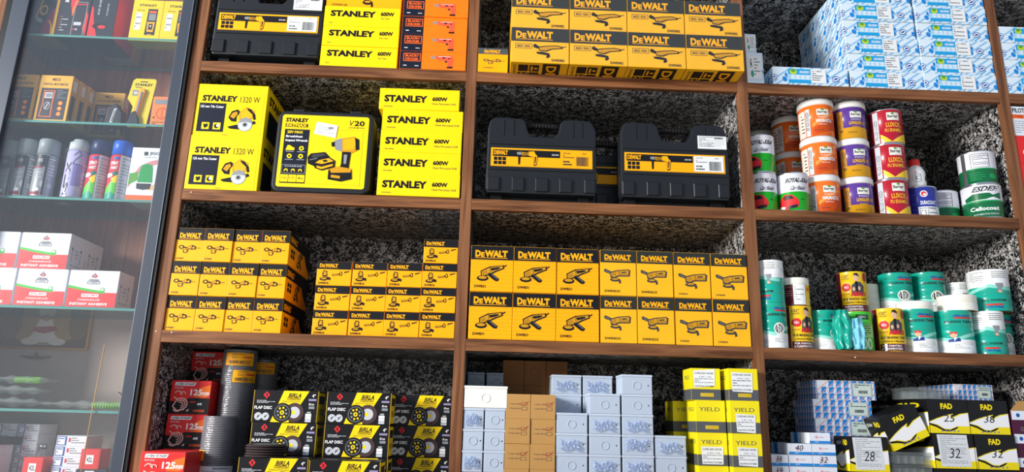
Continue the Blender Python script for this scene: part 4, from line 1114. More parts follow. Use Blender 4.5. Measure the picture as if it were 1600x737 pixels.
# ---- die grinder boxes, third row
dg = p_die(); cx = [.001, .0915, .1795, .2690]; up2 = [.0035, .0935, .181, .2685]; up3 = [-.0, .088, .175, .2695]
rown = ['bottom', 'middle', 'top']
for r_, xx in enumerate((cx, [.0015, .0915, .1805, .2695], [.001, .091, .181, .2705])):
    for c_ in range(4):
        put(dg, xx[c_], .005+jit(.004), S3+r_*(GH+.0012)+.0002, 'tall narrow yellow and black grinder box, %s row, %s column %s' % (rown[r_], ORD[c_], FROM), 'box', 'tall narrow grinder boxes', rz=jit(.006))
ag = p_810(); ax = [.4505, .564, .6765, .7885]
for r_ in range(4):
    for c_ in range(4):
        if r_ == 3 and c_ < 3: continue
        put(ag, ax[c_]+jit(.001), (.022, .016, .01, .002)[c_]+jit(.002), S3+r_*(SH+.0008), 'single small grinder box sitting alone on top of the four wide rows' if r_ == 3 else 'small wide grinder box with two drawings, %s row, %s column %s' % (rown[r_], ORD[c_], FROM), 'box', 'small wide grinder boxes')

# ---- top bay over the middle
put(p_small(), .9385, .001, S1, 'small amber rotary tool box with slate band standing beside the shelf post', 'box')
bg4 = p_402()
for r_ in range(2):
    for c_ in range(4):
        put(bg4, 1.0485+c_*.1985+jit(.0008), (-.078, -.074)[r_], S1+.0008+r_*(.1312), 'film-wrapped yellow grinder carton jutting over the shelf edge, %s layer, %s %s' % (('lower', 'upper')[r_], ORD[c_], FROM), 'box', 'large film-wrapped grinder cartons')

# ---- second bay in the middle
pc = p_case('yellow', False)
put(pc, .979, .012, S2, 'black power tool case with all-yellow name plate and no sticker', 'tool case', 'black power tool cases')
pc2 = put(case_w, 1.430, .010, S2, 'black power tool case with a white sticker near its top corner, beside the paint bay', 'tool case', 'black power tool cases')
put(pc, 1.205, .16, S2, 'black power tool case mostly hidden behind the two front cases', 'tool case', 'black power tool cases')

# ---- angle grinder boxes, third bay in the middle
b8 = p_801(); b42 = p_4233(); bpl = p_plain()
for r_ in range(2):
    z_ = S3+r_*(.149+.0015)
    for c_ in range(3): put(b8, .9415+c_*.1378, -.002+jit(.002), z_, 'large square yellow grinder box with black band, %s row, %s %s' % (('lower', 'upper')[r_], ORD[c_], FROM), 'box', 'square grinder boxes with black band')
    for c_ in range(2): put(b42, 1.3582+c_*.1192, -.001+jit(.002), z_, 'grinder box with charcoal band and large model number, %s row, %s' % (('lower', 'upper')[r_], ('beside the black-banded ones', 'beside the plain ones')[c_]), 'box', 'grinder boxes with charcoal band')
    for c_ in range(2): put(bpl, 1.5975+c_*.122, .0+jit(.001), z_, 'plain yellow grinder box with tiny model number, %s row, %s' % (('lower', 'upper')[r_], ('beside the numbered boxes', 'beside the shelf post')[c_]), 'box', 'plain grinder boxes')

# ---- blue and white cartons, top bays
bl = p_blue(seed=1)
hi = [0, .067, .134, .201, .268, .335]
for k in range(6):
    put(bl, (2.2475, 2.2475, 2.244, 2.2395, 2.2375, 2.236)[k], .004+.002*(k % 2), S1+k*.0666, 'blue and white striped carton in the wide stack nearer the grinder cartons, %s' % ['bottom', 'second from bottom', 'third from bottom', 'fourth from bottom', 'fifth from bottom', 'topmost'][k], 'box', 'blue and white striped cartons')
bl2 = p_blue(seed=4, W=.262)
for k in range(6):
    put(bl2, 2.5115-.0004*k, .001+.003*(k % 2), S1+k*.0666, 'blue and white striped carton in the stack against the shelf post, %s' % ['bottom', 'second from bottom', 'third from bottom', 'fourth from bottom', 'fifth from bottom', 'topmost'][k], 'box', 'blue and white striped cartons')
bl3 = p_blue(W=.268, H=.0675, seed=2)
put(bl3, 1.9715, .002, S1, 'single blue and white striped carton lying flat before the tall stacks', 'box', 'blue and white striped cartons')
def p_upright(W, H, seed):
    t = carton('upright_striped_carton', W, .2, H, PALE, .0012); stripes(t.front(), seed, 5, False)
    s = t.front('printed_label'); s.rect(.14, .14, .86, .86, PAP); s.ell(.32, .7, .1, .12, mat('sea_green_print', '#3f9d8a', .5), 14); s.fine(.45, .2, .8, .8, 6, INK, seed, .3); s.text('AIMS', .2, .2, .34, .5, INK, .01, rot=1)
    return t.done()
put(p_upright(.059, .117, 3), 1.8795, .001, S1, 'narrow upright blue and white carton beside the grinder cartons, standing on the shelf', 'box')
put(p_upright(.040, .075, 6), 1.8805, .006, S1+.1175, 'smallest blue and white carton, perched on the narrow upright one', 'box')
bl4 = p_blue(seed=9, W=.264)
for k in range(4):
    put(bl4, 2.812, .003, S1+k*.0666, 'blue and white striped carton cut off by the frame beyond the last post, %s' % ['bottom', 'second', 'third', 'topmost'][k], 'box', 'striped cartons beyond the last post')

# ---- paint bay
def face_cam(x, y): return -math.atan2(x-CX, y-CY)
def putr(p, x, y, z, *a, turn=0.0, **k): return put(p, x, y, z, *a, rz=face_cam(x, y)+turn, **k)
ry_ = p_tin(.052, .139, 'royal')
putr(ry_, 1.9335, .076, S2, 'green and white car paint tin on the shelf beside the post, under another tin', 'paint tin', 'green and white car paint tins', turn=.1)
putr(ry_, 1.9335, .076, S2+.139+G, 'green and white car paint tin stacked beside the post, half hidden by it', 'paint tin', 'green and white car paint tins', turn=-.15)
putr(ry_, 2.0375, .062, S2, 'green and white car paint tin standing beside the orange putty buckets', 'paint tin', 'green and white car paint tins', turn=.05)
wb = p_bucket(.0613, .141, 'walnut'); lb = p_bucket(.0595, .1408, 'longlife'); rl = p_tin(.0553, .1295, 'luxol')
st = ['bottom', 'middle', 'topmost']
for k in range(3):
    putr(wb, 2.150, .084, S2+k*(.141+G), 'orange putty bucket with white lid at the front, %s of three' % st[k], 'bucket', 'orange putty buckets at the front')
    putr(lb, 2.271, .090, S2+k*(.1408+G), 'purple and mustard putty bucket with white lid, %s of three' % st[k], 'bucket', 'purple putty buckets', turn=.05)
    putr(rl, 2.385+.004*k, .069, S2+k*(.1295+G), 'crimson enamel paint tin with gold swirl, %s of three' % st[k], 'paint tin', 'crimson paint tins', turn=.08)
for k in range(3):
    putr(wb, 2.114, .235, S2+k*(.141+G), 'orange bucket in shade behind the front stack, %s' % ['bottom', 'second up', 'top'][k], 'bucket', 'shaded orange buckets behind')
for k in range(3):
    putr(wb, 2.06, .375, S2+k*(.141+G), 'orange bucket deepest in the dark corner of the bay, %s' % ['lowest', 'in between', 'uppermost'][k], 'bucket', 'orange buckets in the dark corner')
putr(p_tin(.0535, .117, 'duracoat'), 2.502, .092, S2, 'royal blue primer tin carrying a white plastic bottle', 'paint tin')
putr(p_bottle(), 2.491, .085, S2+.117+G, 'white plastic bottle with red screw cap standing on the blue tin', 'bottle')
ep = p_tin(.058, .1205, 'esdee_plain')
putr(ep, 2.605, .141, S2, 'green and white paint tin with boxed text, standing on the shelf', 'paint tin', 'green and white tins with boxed text')
putr(p_tin(.0612, .1225, 'cello'), 2.7045, .066, S2, 'green and white tin lettered with a car silhouette, under another tin', 'paint tin')
putr(ep, 2.7035, .066, S2+.1225+G, 'green and white paint tin with metal seam, stacked on another tin', 'paint tin', 'green and white tins with boxed text', turn=-.0)
t = carton('spark_plug_box', .14, .12, .11, mat('cool_white_card', '#e4e9f1', .45)); a = t.front(); a.rect(.0, .28, 1, .42, ORGP); a.text('PILOT', .03, .06, .34, .22, BLK, .03); a.text('TYRE 13', .05, .3, .4, .4, INK, .02); a.fine(.05, .5, .6, .95, 6, GRY, 3, .3); b_ = t.front('brand_lettering'); b_.rect(.36, .04, .9, .24, REDP)
put(t.done(), 2.811, .004, S2+.3, 'white box with orange band topping the red boxes beyond the last post', 'box')
t = carton('red_carton', .14, .12, .0995, RED); t.front().circ(.22, .62, .12, WHT); rb = t.done()
for k in range(3): put(rb, 2.8105, .003, S2+k*.0999, 'plain red carton stacked beyond the last post, %s' % st[k], 'box', 'plain red cartons')

# ---- tape bay
T = lambda *a, **k: p_tape(*a, **k)
putr(T(.045, .146, 'teal'), 1.929, .046, S3, 'teal and white masking tape pack beside the shelf post, showing a tape roll', 'tape', turn=.1)
putr(T(.045, .140, 'teal_up'), 1.9288, .047, S3+.146+G, 'tall white-topped teal tape pack stacked highest beside the shelf post', 'tape', turn=-.6)
putr(T(.04, .235, 'tealfull'), 1.985, .18, S3, 'teal tape column standing in the shade behind the front packs', 'tape')
ab = T(.0475, .141, 'abro')
putr(ab, 2.0215, .071, S3, 'yellow tape pack with maroon side, under a cream and maroon pack', 'tape', 'yellow tape packs with a man in suit', turn=.35)
putr(T(.0455, .094, 'maroon', rim_top=.024), 2.0215, .071, S3+.141+G, 'cream-topped maroon tape pack stacked on a yellow one', 'tape')
putr(T(.047, .132, 'teal'), 2.116, .082, S3, 'teal tape pack in loose torn wrapping between two yellow packs', 'tape', turn=.4, rx=0)
putr(T(.050, .127, 'green'), 2.217, .068, S3, 'bright green tape pack beside the torn plastic wrapper', 'tape')
putr(ab, 2.3165+.006, .062, S3, 'yellow tape pack with a suited man, in front beside the bright green pack', 'tape', 'yellow tape packs with a man in suit', turn=.12)
putr(ab, 2.268, .168, S3+.141+G*2, 'yellow tape pack raised behind the green and yellow packs', 'tape', 'yellow tape packs with a man in suit')
putr(T(.0475, .141, 'maroon'), 2.268, .168, S3, 'maroon tape pack hidden behind, carrying a yellow pack', 'tape')
tl_ = T(.0555, .17, 'teal', rim_top=.026)
putr(tl_, 2.4265, .078, S3, 'teal tape pack with cream roll showing on top, beside the yellow pack', 'tape', 'teal packs with a worker picture', turn=.05)
putr(T(.054, .150, 'tealfull'), 2.442, .20, S3, 'plain teal tape pack standing behind the cream-topped one', 'tape')
putr(T(.054, .140, 'teal'), 2.442, .20, S3+.150+G, 'raised teal tape pack lettered in black, nearer the yellow packs', 'tape', 'raised teal tape packs', turn=.1)
putr(T(.048, .255, 'cream'), 2.345, .235, S3, 'cream tape column glimpsed behind the yellow and teal packs', 'tape')
putr(T(.056, .147, 'tealfull'), 2.568, .21, S3, 'plain teal tape pack deep behind the front row', 'tape')
putr(T(.055, .150, 'teal'), 2.562, .205, S3+.1475, 'raised teal tape pack standing next to the white-topped pack behind', 'tape', 'raised teal tape packs', turn=.15)
putr(T(.0585, .142, 'teal', rim_top=.001), 2.5465, .072, S3, 'teal tape pack with a worker picture, under a loose cream roll', 'tape', 'teal packs with a worker picture')
putr(T(.0585, .052, 'cream'), 2.572, .074, S3+.142+G, 'loose cream masking tape roll lying on a teal pack', 'tape')
tu = T(.052, .1425, 'teal_up')
putr(tu, 2.6585, .068, S3, 'upside-down teal tape pack standing on the shelf, under the big white-topped pack', 'tape', 'upside-down teal tape packs')
putr(T(.0605, .140, 'teal_up'), 2.695, .082, S3+.1445, 'big white-topped upside-down teal tape pack at the top near the bright side wall', 'tape', 'upside-down teal tape packs')
putr(T(.048, .15, 'cream'), 2.690, .20, S3, 'cream tape column behind the upside-down packs', 'tape')
putr(T(.046, .115, 'teal_up'), 2.668, .205, S3+.15+G, 'white-topped teal tape pack behind the loose cream roll', 'tape', 'upside-down teal tape packs')
putr(T(.036, .1435, 'teal'), 2.7385+.001, .118, S3, 'teal tape pack squeezed against the side wall of the bay', 'tape', turn=.3)
# torn wrapping beside the green pack
def crumple(name, W, H, mt, seed, amp=.008, n=14):
    t = Thing(name); rr = random.Random(seed); vs = []
    for j in range(n+1):
        for i in range(n+1):
            u, v = i/n, j/n; wd = .5+.5*math.sin(math.pi*(.15+.75*v)); vs.append((W*(.5+(u-.5)*wd)+rr.uniform(-.0015, .0015), amp*(math.sin(i*1.1+seed)+math.sin(j*.9+i*.7)+rr.uniform(-.6, .6))*.5-amp*math.sin(math.pi*u), H*v))
    t.mb().raw(vs, [(j*(n+1)+i, j*(n+1)+i+1, (j+1)*(n+1)+i+1, (j+1)*(n+1)+i) for j in range(n) for i in range(n)], mt, True)
    vs2 = [(x, y+.006+.01*abs(math.sin(x*90)), z) for x, y, z in vs]
    t.mb().raw(vs2, [(j*(n+1)+i, (j+1)*(n+1)+i, (j+1)*(n+1)+i+1, j*(n+1)+i+1) for j in range(n) for i in range(n)], mt, True)
    return t.done()
put(crumple('torn_plastic_wrapper', .042, .098, mat('glossy_light_blue_plastic', '#7fcbe0', .2), 3), 2.160, -.003, S3+.001, 'light blue torn plastic wrapper hanging in front of the green pack', 'wrapper', rz=-.4)
put(crumple('torn_teal_wrapper', .06, .125, MATS['teal_wrap'], 5), 2.106, .008, S3+.001, 'crumpled teal plastic wrapper beside the torn blue one', 'wrapper', rz=-.4)


# ============================================================ lowest row in view: stands on a deeper base counter
b = MB(); b.box(-0.0375, 3.745, -0.30, -0.0005, Z0-0.458, Z0-0.4212, WOODX, 0.002); b.build('base_counter_top', unit)
b = MB(); b.box(-0.0375, 3.745, -0.28, -0.0005, 0.0, Z0-0.4585, WOODX); b.build('base_cabinet_front', unit)

# ---- flap disc boxes and disc packs
bi = p_birla(); lev = ['bottom', 'middle', 'top']
for r_ in range(3):
    for c_ in range(3):
        put(bi, ((.3035, .5215, .7035), (.3025, .5205, .7035), (.2995, .5205, .7035))[r_][c_], (.004, .003, .102)[c_], S4+r_*.0953, 'black and yellow flap disc box, %s row, %s column %s' % (lev[r_], ORD[c_], 'from the wrapped disc towers'), 'box', 'black and yellow flap disc boxes')
put(bi, .3115, -.107, S4, 'black and yellow flap disc box pulled forward with loose discs lying on it', 'box', 'flap disc boxes pulled forward')
put(bi, .523, -.165, S4+.0015-.0015, 'black and yellow flap disc box pulled farthest forward beside the one carrying discs', 'box', 'flap disc boxes pulled forward')
fd = p_disc()
for k in range(5):
    put(fd, .371+jit(.0015), -.057+jit(.0008), S4+.0947+G+k*.0071, 'loose brown flap disc in the low pile before the boxes, %s' % ['bottom', 'second up', 'middle', 'fourth up', 'top'][k], 'flap disc', 'loose flap discs on the box')
xb = p_xtra()
for k in range(3): put(xb, .0115, .10-.002*k, S4+k*(.1035+G), 'red and black 125mm disc box in the three-high stack, %s' % lev[k], 'box', 'red and black disc boxes in three-high stack')
for k in range(4): put(xb, .003, .25, S4+k*(.1035+G), 'red and black disc box in the dark stack at the back, %s' % ['bottom', 'second', 'third', 'topmost'][k], 'box', 'red and black disc boxes at the back')
put(xb, .0368, -.10, S4, 'red and black 125mm disc box pulled forward next to the wrapped disc tower', 'box')
put(p_discpack(63, .052, 'two'), .1915, .169, S4, 'tallest shrink-wrapped tower of abrasive discs with two orange price labels', 'disc pack', rz=.3)
put(p_discpack(60, .052, 'one'), .225, .305, S4, 'shrink-wrapped disc tower standing behind the tallest one', 'disc pack', rz=.35)
put(p_discpack(31, .0495, 'front'), .1915, .0605, S4, 'half-height shrink-wrapped disc tower in front with white label', 'disc pack', rz=.35)

# ---- junction boxes, middle bay
JH = .0603
ja = [p_jbox(.0637, .0618, True, s, .1) for s in (0, 3)]
stn = ['bottom', 'second', 'third', 'fourth', 'fifth', 'sixth']
for r_ in range(4):
    for c_ in range(2):
        put(ja[(r_+c_) % 2 if (r_, c_) != (2, 1) else 0], .937+c_*.0652, .003+jit(.002), S4+r_*.0622, 'small grey junction box, %s from bottom, %s column from the shelf post' % (stn[r_], ORD[c_]), 'junction box', 'small grey junction boxes by the post')
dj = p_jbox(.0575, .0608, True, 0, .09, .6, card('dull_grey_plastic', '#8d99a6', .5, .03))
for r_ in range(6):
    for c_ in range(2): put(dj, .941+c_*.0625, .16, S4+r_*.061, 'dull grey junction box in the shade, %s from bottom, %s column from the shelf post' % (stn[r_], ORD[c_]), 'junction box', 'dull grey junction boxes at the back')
ij = p_jbox(.1335, .0655, True, 0, .1, .5, IVORY)
put(ij, .937, .0, S4+4*.0622+G, 'ivory white junction box with overhanging lid on top of small grey ones', 'junction box')
kc = p_kraft(True)
for r_ in range(4):
    for c_ in range(2): put(kc, 1.0655+c_*.0775+jit(.0006), .001+jit(.002), S4+r_*.0733, 'small brown switchgear carton with red tick, %s from bottom, column %s' % (stn[r_], ('beside small grey boxes', 'beside large grey boxes')[c_]), 'carton', 'brown switchgear cartons in front')
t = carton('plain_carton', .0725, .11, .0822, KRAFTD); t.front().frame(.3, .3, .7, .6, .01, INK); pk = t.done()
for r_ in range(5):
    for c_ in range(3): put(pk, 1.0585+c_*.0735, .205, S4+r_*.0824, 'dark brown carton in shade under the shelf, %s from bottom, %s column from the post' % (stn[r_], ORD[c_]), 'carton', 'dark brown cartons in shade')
jb = [p_jbox(.0975, .0600, True, 0, .1, .5), p_jbox(.0975, .0600, False, 2, .1), p_jbox(.0975, .0600, True, 5, .1, .5), p_jbox(.0975, .0600, True, 8, .1, .5)]
pat = {0: [0, 1, 0, 2], 1: [1, 3, 0, 1, 0], 2: [3, 1, 2, 1, 0, 0]}
for c_, nrow in ((0, 4), (1, 5), (2, 6)):
    for r_ in range(nrow):
        q = pat[c_][r_] if c_ else [2, 0, 1, 0][r_]
        put(jb[q], (1.2205, 1.3215, 1.4225)[c_], (.004, .001, .0)[c_]+jit(.0015), S4+r_*.0603, 'large grey junction box in front, %s from bottom, %s column from the brown cartons' % (stn[r_], ORD[c_]), 'junction box', 'large grey junction boxes in front')
for c_ in range(2):
    for r_ in range(6): put(jb[1 if r_ == 5 else 0], (1.295, 1.396)[c_]-.080, .1035, S4+r_*.0603, 'large grey junction box in the back row, %s from bottom, %s brown cartons' % (stn[r_], ('beside', 'farther from')[c_]), 'junction box', 'large grey junction boxes at the back')
for r_ in range(3): put(jb[(0, 0, 1)[r_]], 1.5232, .003, S4+r_*.0603, 'large grey junction box between tall stack and yellow boxes, %s' % ('bottom', 'middle', 'top with film')[r_], 'junction box', 'large grey junction boxes beside the yellow ones')
y1 = p_yield(None); y2 = p_yield((.08, .08, .82, .62), -.06, False); y3 = p_yield((.18, .4, .84, .95), .03); y4 = p_yield((.12, .42, .86, .95), .0)
for r_, p_ in enumerate((y4, y4, y1, y2)):
    put(p_, (1.649, 1.648, 1.6465, 1.635)[r_], -.02, S4+r_*(.0964), 'yellow driver box with slate band, %s of the stack beside grey junction boxes' % stn[r_], 'box', 'yellow driver boxes beside the junction boxes', rz=(0, 0, 0, rad(-1.5))[r_])
y5 = p_yield((.1, .12, .82, .72), .02, False)
for r_, p_ in enumerate((y4, y3, y3, y5)):
    put(p_, (1.7435, 1.7435, 1.7425, 1.742)[r_], -.05, S4+r_*(.0964), 'yellow driver box with slate band, %s of the stack before the shelf post' % stn[r_], 'box', 'yellow driver boxes before the post')
for r_ in range(3): put(y1, 1.612, .12, S4+r_*(.0964), 'yellow driver box in shade behind, %s' % lev[r_], 'box', 'yellow driver boxes in shade')

# ---- blades and small boxes, bay under the tapes
bw = [p_bwide(.193, .061, 1, .155), p_bwide(.193, .061, 2, .155)]
for k in range(6):
    put(bw[k % 2], (2.07, 2.072, 2.07, 2.0705, 2.067, 2.0855)[k], .10, S4+k*.0613, 'wide blue and white striped carton in the stack at the bay middle, %s from bottom' % stn[k], 'box', 'wide blue striped cartons')
sw = [p_small_wb(None, .0725), p_small_wb('32', .0725), p_small_wb('40', .0725), p_small_wb('38', .0525), p_small_wb('19', .0525), p_small_wb(None, .066)]
for r_ in range(4): put(sw[3 if r_ == 3 else 4], 1.8795, .0, S4+r_*.0336, 'small white box with blue stripe beside the post, %s from bottom' % stn[r_], 'box', 'small white boxes beside the post', )
for c_ in range(2):
    for r_ in range(5): put(sw[2 if (r_, c_) == (4, 0) else 1 if (r_, c_) == (3, 1) else 0], (1.935, 2.009)[c_], .0, S4+r_*.0336, 'small white box with blue stripe, %s from bottom, column %s' % (stn[r_], ('nearer the post', 'nearer the taped notes')[c_]), 'box', 'small white boxes')
put(sw[5], 2.0025, .002, S4+5*.0336, 'highest small white box, sitting alone on the small white boxes', 'box')
put(p_fad(None, False, .122, .095, .0885), 2.122, -.0, S4, 'black and yellow saw blade carton under the one with taped notes', 'box', 'black and yellow saw blade cartons')
put(p_fad('28', True, .122, .095, .1038), 2.1235, -.0, S4+.0889, 'black and yellow blade carton with taped notes numbered 28', 'box', 'black and yellow saw blade cartons')
f0 = p_fad(None); f25 = p_fad('25'); f38 = p_fad('38'); f32 = p_fad('32'); f32p = p_fad('32', True)
put(f0, 2.3905, .002, S4, 'black and yellow blade carton at the bottom, beneath the notes numbered 32', 'box', 'black and yellow saw blade cartons')
put(p_fad(None), 2.5215, .002, S4, 'black and yellow blade carton at the bottom, beneath the plain one numbered 32', 'box', 'black and yellow saw blade cartons')
put(f32p, 2.3905, .0, S4+.1042, 'black and yellow blade carton with taped notes numbered 32', 'box', 'black and yellow saw blade cartons')
put(f32, 2.5215, -.004, S4+.1042, 'black and yellow blade carton numbered 32 by hand, without notes', 'box', 'black and yellow saw blade cartons')
put(f25, 2.3865, .002, S4+.2084, 'black and yellow blade carton numbered 25, carrying the clear parts box', 'box', 'black and yellow saw blade cartons')
put(f38, 2.5155, .003, S4+.2084, 'black and yellow blade carton numbered 38, under a striped carton', 'box', 'black and yellow saw blade cartons')
tr = p_tray()
for k in range(4): put(tr, 2.2585, .01, S4+k*.0375, 'clear plastic parts box under the tilted carton, %s' % stn[k], 'parts box', 'clear parts boxes under the tilted carton')
put(p_fad('', False, .1275, .11, .1038), 2.2680, .004, S4+.1505, 'black and yellow blade carton lying tilted across the clear boxes', 'box', 'black and yellow saw blade cartons', ry=rad(-23))
put(tr, 2.366, .05, S4+.3125, 'clear plastic parts box lying on top of the carton numbered 25', 'parts box')
put(p_bwide(.129, .054, 3, .2), 2.5435, .10, S4+.3125, 'blue and white striped carton resting on the carton numbered 38', 'box')
t = carton('maroon_white_box', .12, .2, .0705, mat('plum_card', '#4d1836', .4)); a = t.front(); a.rect(.004, .006, .996, .4, mat('cool_white_card', '#e4e9f1', .45)); b_ = t.front('label_print'); b_.circ(.18, .2, .09, DBL, 14); b_.text('CARBIDE', .4, .14, .9, .24, mat('pale_rose_print', '#dfa0aa', .5), .02); b_.circ(.4, .6, .05, mat('gold_print', '#f0b52c', .5), 10); b_.fine(.2, .72, .7, .92, 3, GRY, 3, .3)
mw = t.done()
for k in range(4): put(mw, 2.6515, .002, S4+k*.0709, 'plum and white box against the last post, %s from bottom' % stn[k], 'box', 'plum and white boxes')
t = Thing('open_card_flap'); t.mb().poly([(0, 0, 0), (.118, 0, 0), (.09, -.002, .028), (.03, -.002, .03)], KRAFT); t.mb().poly([(.03, .0005, .03), (.09, .0005, .028), (.118, .0015, 0), (0, .0015, 0)], KRAFT)
put(t.done(), 2.6525, .004, S4+4*.0709, 'brown card flap standing open on the plum and white boxes', 'flap')

# ============================================================ inside the glass cabinet
K = [z+.0005 for z in GS]
DK = mat('dark_slate_print', '#2b2f36', .4); GOLD = card('gold_border_card', '#e0a92e', .45)
def p_meter(W, H, D, style):
    if style == 'gold':
        t = carton('multimeter_box', W, D, H, GOLD); a = t.front(); a.rect(.08, .28, .92, .95, DK); b_ = t.front('title_lettering'); b_.text('MECO', .36, .06, .62, .12, BLK, .03); b_.text('DIGITAL MULTIMETER', .12, .17, .88, .215, INK, .02)
        c = t.front('meter_picture'); c.poly([(.17, .33), (.52, .33), (.5, .6), (.52, .9), (.14, .9), (.18, .6)], ORGP); c.poly([(.2, .345), (.49, .345), (.47, .6), (.49, .885), (.17, .885), (.21, .6)], DK); c.rect(.22, .37, .46, .5, LGR); c.text('8888', .26, .39, .44, .48, INK, .01)
        c.ell(.34, .66, .1, .09, GRY, 20); c.ell(.34, .66, .07, .065, DK, 18); c.line(.3, .72, .38, .6, .02, LGR)
        for k in range(3): c.ell(.74, .6+k*.115, .07, .045, ORGP, 14); c.ell(.74, .6+k*.115, .045, .028, GOLD, 12)
        c.fine(.6, .32, .88, .52, 5, GRY, 3, .3)
        s = t.right(); s.rect(.2, .08, .8, .3, PAP); s.rect(.2, .4, .8, .9, DK)
    elif style == 'slant':
        t = carton('multimeter_box', W, D, H, GOLD); a = t.front(); a.rect(.02, .02, .9, .98, DK); a.poly([(.5, .98), (.55, .8), (.75, .5), (.9, .45), (.9, .98)], mat('wine_print', '#8a2c40', .5))
        for k in range(4): a.rect(.02, .85+k*.035, .7, .856+k*.035, mat('wine_print', '#8a2c40', .5))
        c = t.front('meter_picture'); c.poly([(.35, .3), (.72, .3), (.5, .86), (.2, .78)], BLK); c.ell(.48, .5, .14, .1, GOLD, 18); c.ell(.48, .5, .1, .07, BLK, 16); c.poly([(.27, .64), (.5, .68), (.48, .76), (.25, .71)], GRY); c.path([(.38, .3), (.3, .5), (.22, .66)], .02, GOLD); c.path([(.9, .98), (.84, .78), (.74, .7)], .03, GOLD)
    elif style == 'flame':
        t = carton('multimeter_box', W, D, H, DK); a = t.front(); a.poly([(.3, .0+.01), (.62, .01), (.56, .3), (.46, .56), (.36, .4)], REDP); a.poly([(.5, .01), (.62, .01), (.6, .3), (.47, .62), (.42, .5), (.52, .3)], ORGP); a.poly([(.92, .5), (.99, .6), (.99, .98), (.86, .84)], REDP)
        c = t.front('meter_picture'); c.frame(.52, .35, .9, .98, .012, GRY); c.rect(.54, .38, .88, .4, REDP); c.ell(.7, .56, .14, .12, INK, 20); c.ell(.7, .56, .11, .095, DK, 18); c.rect(.56, .72, .8, .78, LGR); c.rect(.56, .84, .62, .87, REDP); c.rect(.64, .84, .7, .87, LGR)
        b_ = t.front('feature_lettering'); b_.fine(.14, .62, .36, .92, 6, LGR, 4, .3)
        for k in range(6): b_.rect(.08, .62+k*.05, .11, .64+k*.05, REDP)
        for k in range(3): b_.rect(.16, .1+k*.1, .28, .16+k*.1, LGR)
    elif style == 'clamp':
        t = carton('clamp_meter_box', W, D, H, GOLD); a = t.front(); a.rect(.12, .27, .88, .93, DK); b_ = t.front('title_lettering'); b_.text('MECO', .45, .09, .72, .15, BLK, .03); b_.text('TRMS DIGITAL', .3, .17, .8, .2, INK, .02); b_.text('CLAMPMETER', .3, .22, .8, .25, INK, .02)
        c = t.front('meter_picture'); c.ell(.56, .42, .2, .13, GRY, 22); c.ell(.58, .41, .13, .085, DK, 20); c.poly([(.38, .52), (.72, .52), (.7, .84), (.62, .92), (.46, .92), (.38, .8)], mat('brick_red_print', '#a83a42', .5)); c.rect(.42, .76, .66, .84, LGR)
        t.bottom().rect(.2, .1, .8, .9, LGR)
    return t.done()
put(p_meter(.093, .2, .09, 'slant'), -.632, .045, K[0], 'dark multimeter box with gold side strip and slanted meter, on the top glass shelf', 'box')
put(p_meter(.106, .21, .09, 'flame'), -.5375, .045, K[0], 'black multimeter box with red flame pattern on the top glass shelf', 'box')
t = carton('tester_case_box', .088, .14, .23, DK); a = t.front(); a.poly([(.01, .72), (.14, .62), (.2, .75), (.4, .99), (.01, .99)], REDP); a.poly([(.01, .45), (.1, .5), (.16, .68), (.01, .75)], REDP); a.ell(.45, .8, .3, .05, BLK, 20); a.ell(.52, .81, .16, .03, REDP, 16)
t.front('spine_lettering').text('KM ENERGY', .28, .2, .36, .6, LGR, .01, rot=3); t.right().rect(.01, .01, .99, .99, REDP); b_ = t.front('spine_lettering'); b_.text('CHECK', .62, .4, .68, .62, LGR, .01, rot=3)
put(t.done(), -.427, .045, K[0], 'black and red tester box with upright lettering on the top glass shelf', 'box')
put(p_meter(.102, .19, .055, 'clamp'), -.435, .19, K[0], 'gold clamp meter box standing back on the top glass shelf', 'box')
def p_laser():
    t = carton('laser_measure_box', .1045, .06, .16, YEL); a = t.front(); a.rect(.01, .2, .99, .205, YELO); b_ = t.front('brand_lettering'); b_.text('STANLEY', .2, .1, .78, .16, BLK, .03); b_.text('30m Laser', .16, .24, .42, .27, INK, .02)
    c = t.front('tool_drawing'); c.poly([(.52, .22), (.84, .22), (.84, .86), (.5, .86)], DK); c.rect(.56, .27, .8, .32, ORGP); c.rect(.57, .34, .8, .5, GRY); c.poly([(.54, .54), (.8, .54), (.77, .78), (.57, .78)], AMBP); c.rect(.6, .58, .74, .73, DK); c.rect(.65, .62, .69, .66, WHT); c.rect(.6, .84, .74, .87, AMBP)
    s = t.front('spec_sticker'); s.rect(.13, .32, .34, .74, PAP); s.fine(.15, .34, .32, .72, 5, GRY, 4, .5)
    return t.done()
lz = p_laser()
put(lz, -.2865, .05, K[0], 'yellow laser measure box on the top glass shelf, whole in view', 'box', 'yellow laser measure boxes')
put(lz, -.1805, .05, K[0], 'yellow laser measure box half hidden by the door stile', 'box', 'yellow laser measure boxes')
mg = p_meter(.1075, .17, .036, 'gold')
for k in range(2): put(mg, -.664+.004*k, .042+k*.04, K[1], 'gold multimeter box at the outer end of second glass shelf, %s' % ('front one', 'one behind')[k], 'box', 'gold multimeter boxes')
for k in range(3): put(mg, -.5475+.006*k, .042+k*.04, K[1], 'gold multimeter box in the three-deep row on the second glass shelf, %s' % ('front one', 'middle one', 'rear one')[k], 'box', 'gold multimeter boxes')
put(mg, -.432, .165, K[1], 'gold multimeter box set back beside the knife card on the second glass shelf', 'box', 'gold multimeter boxes')
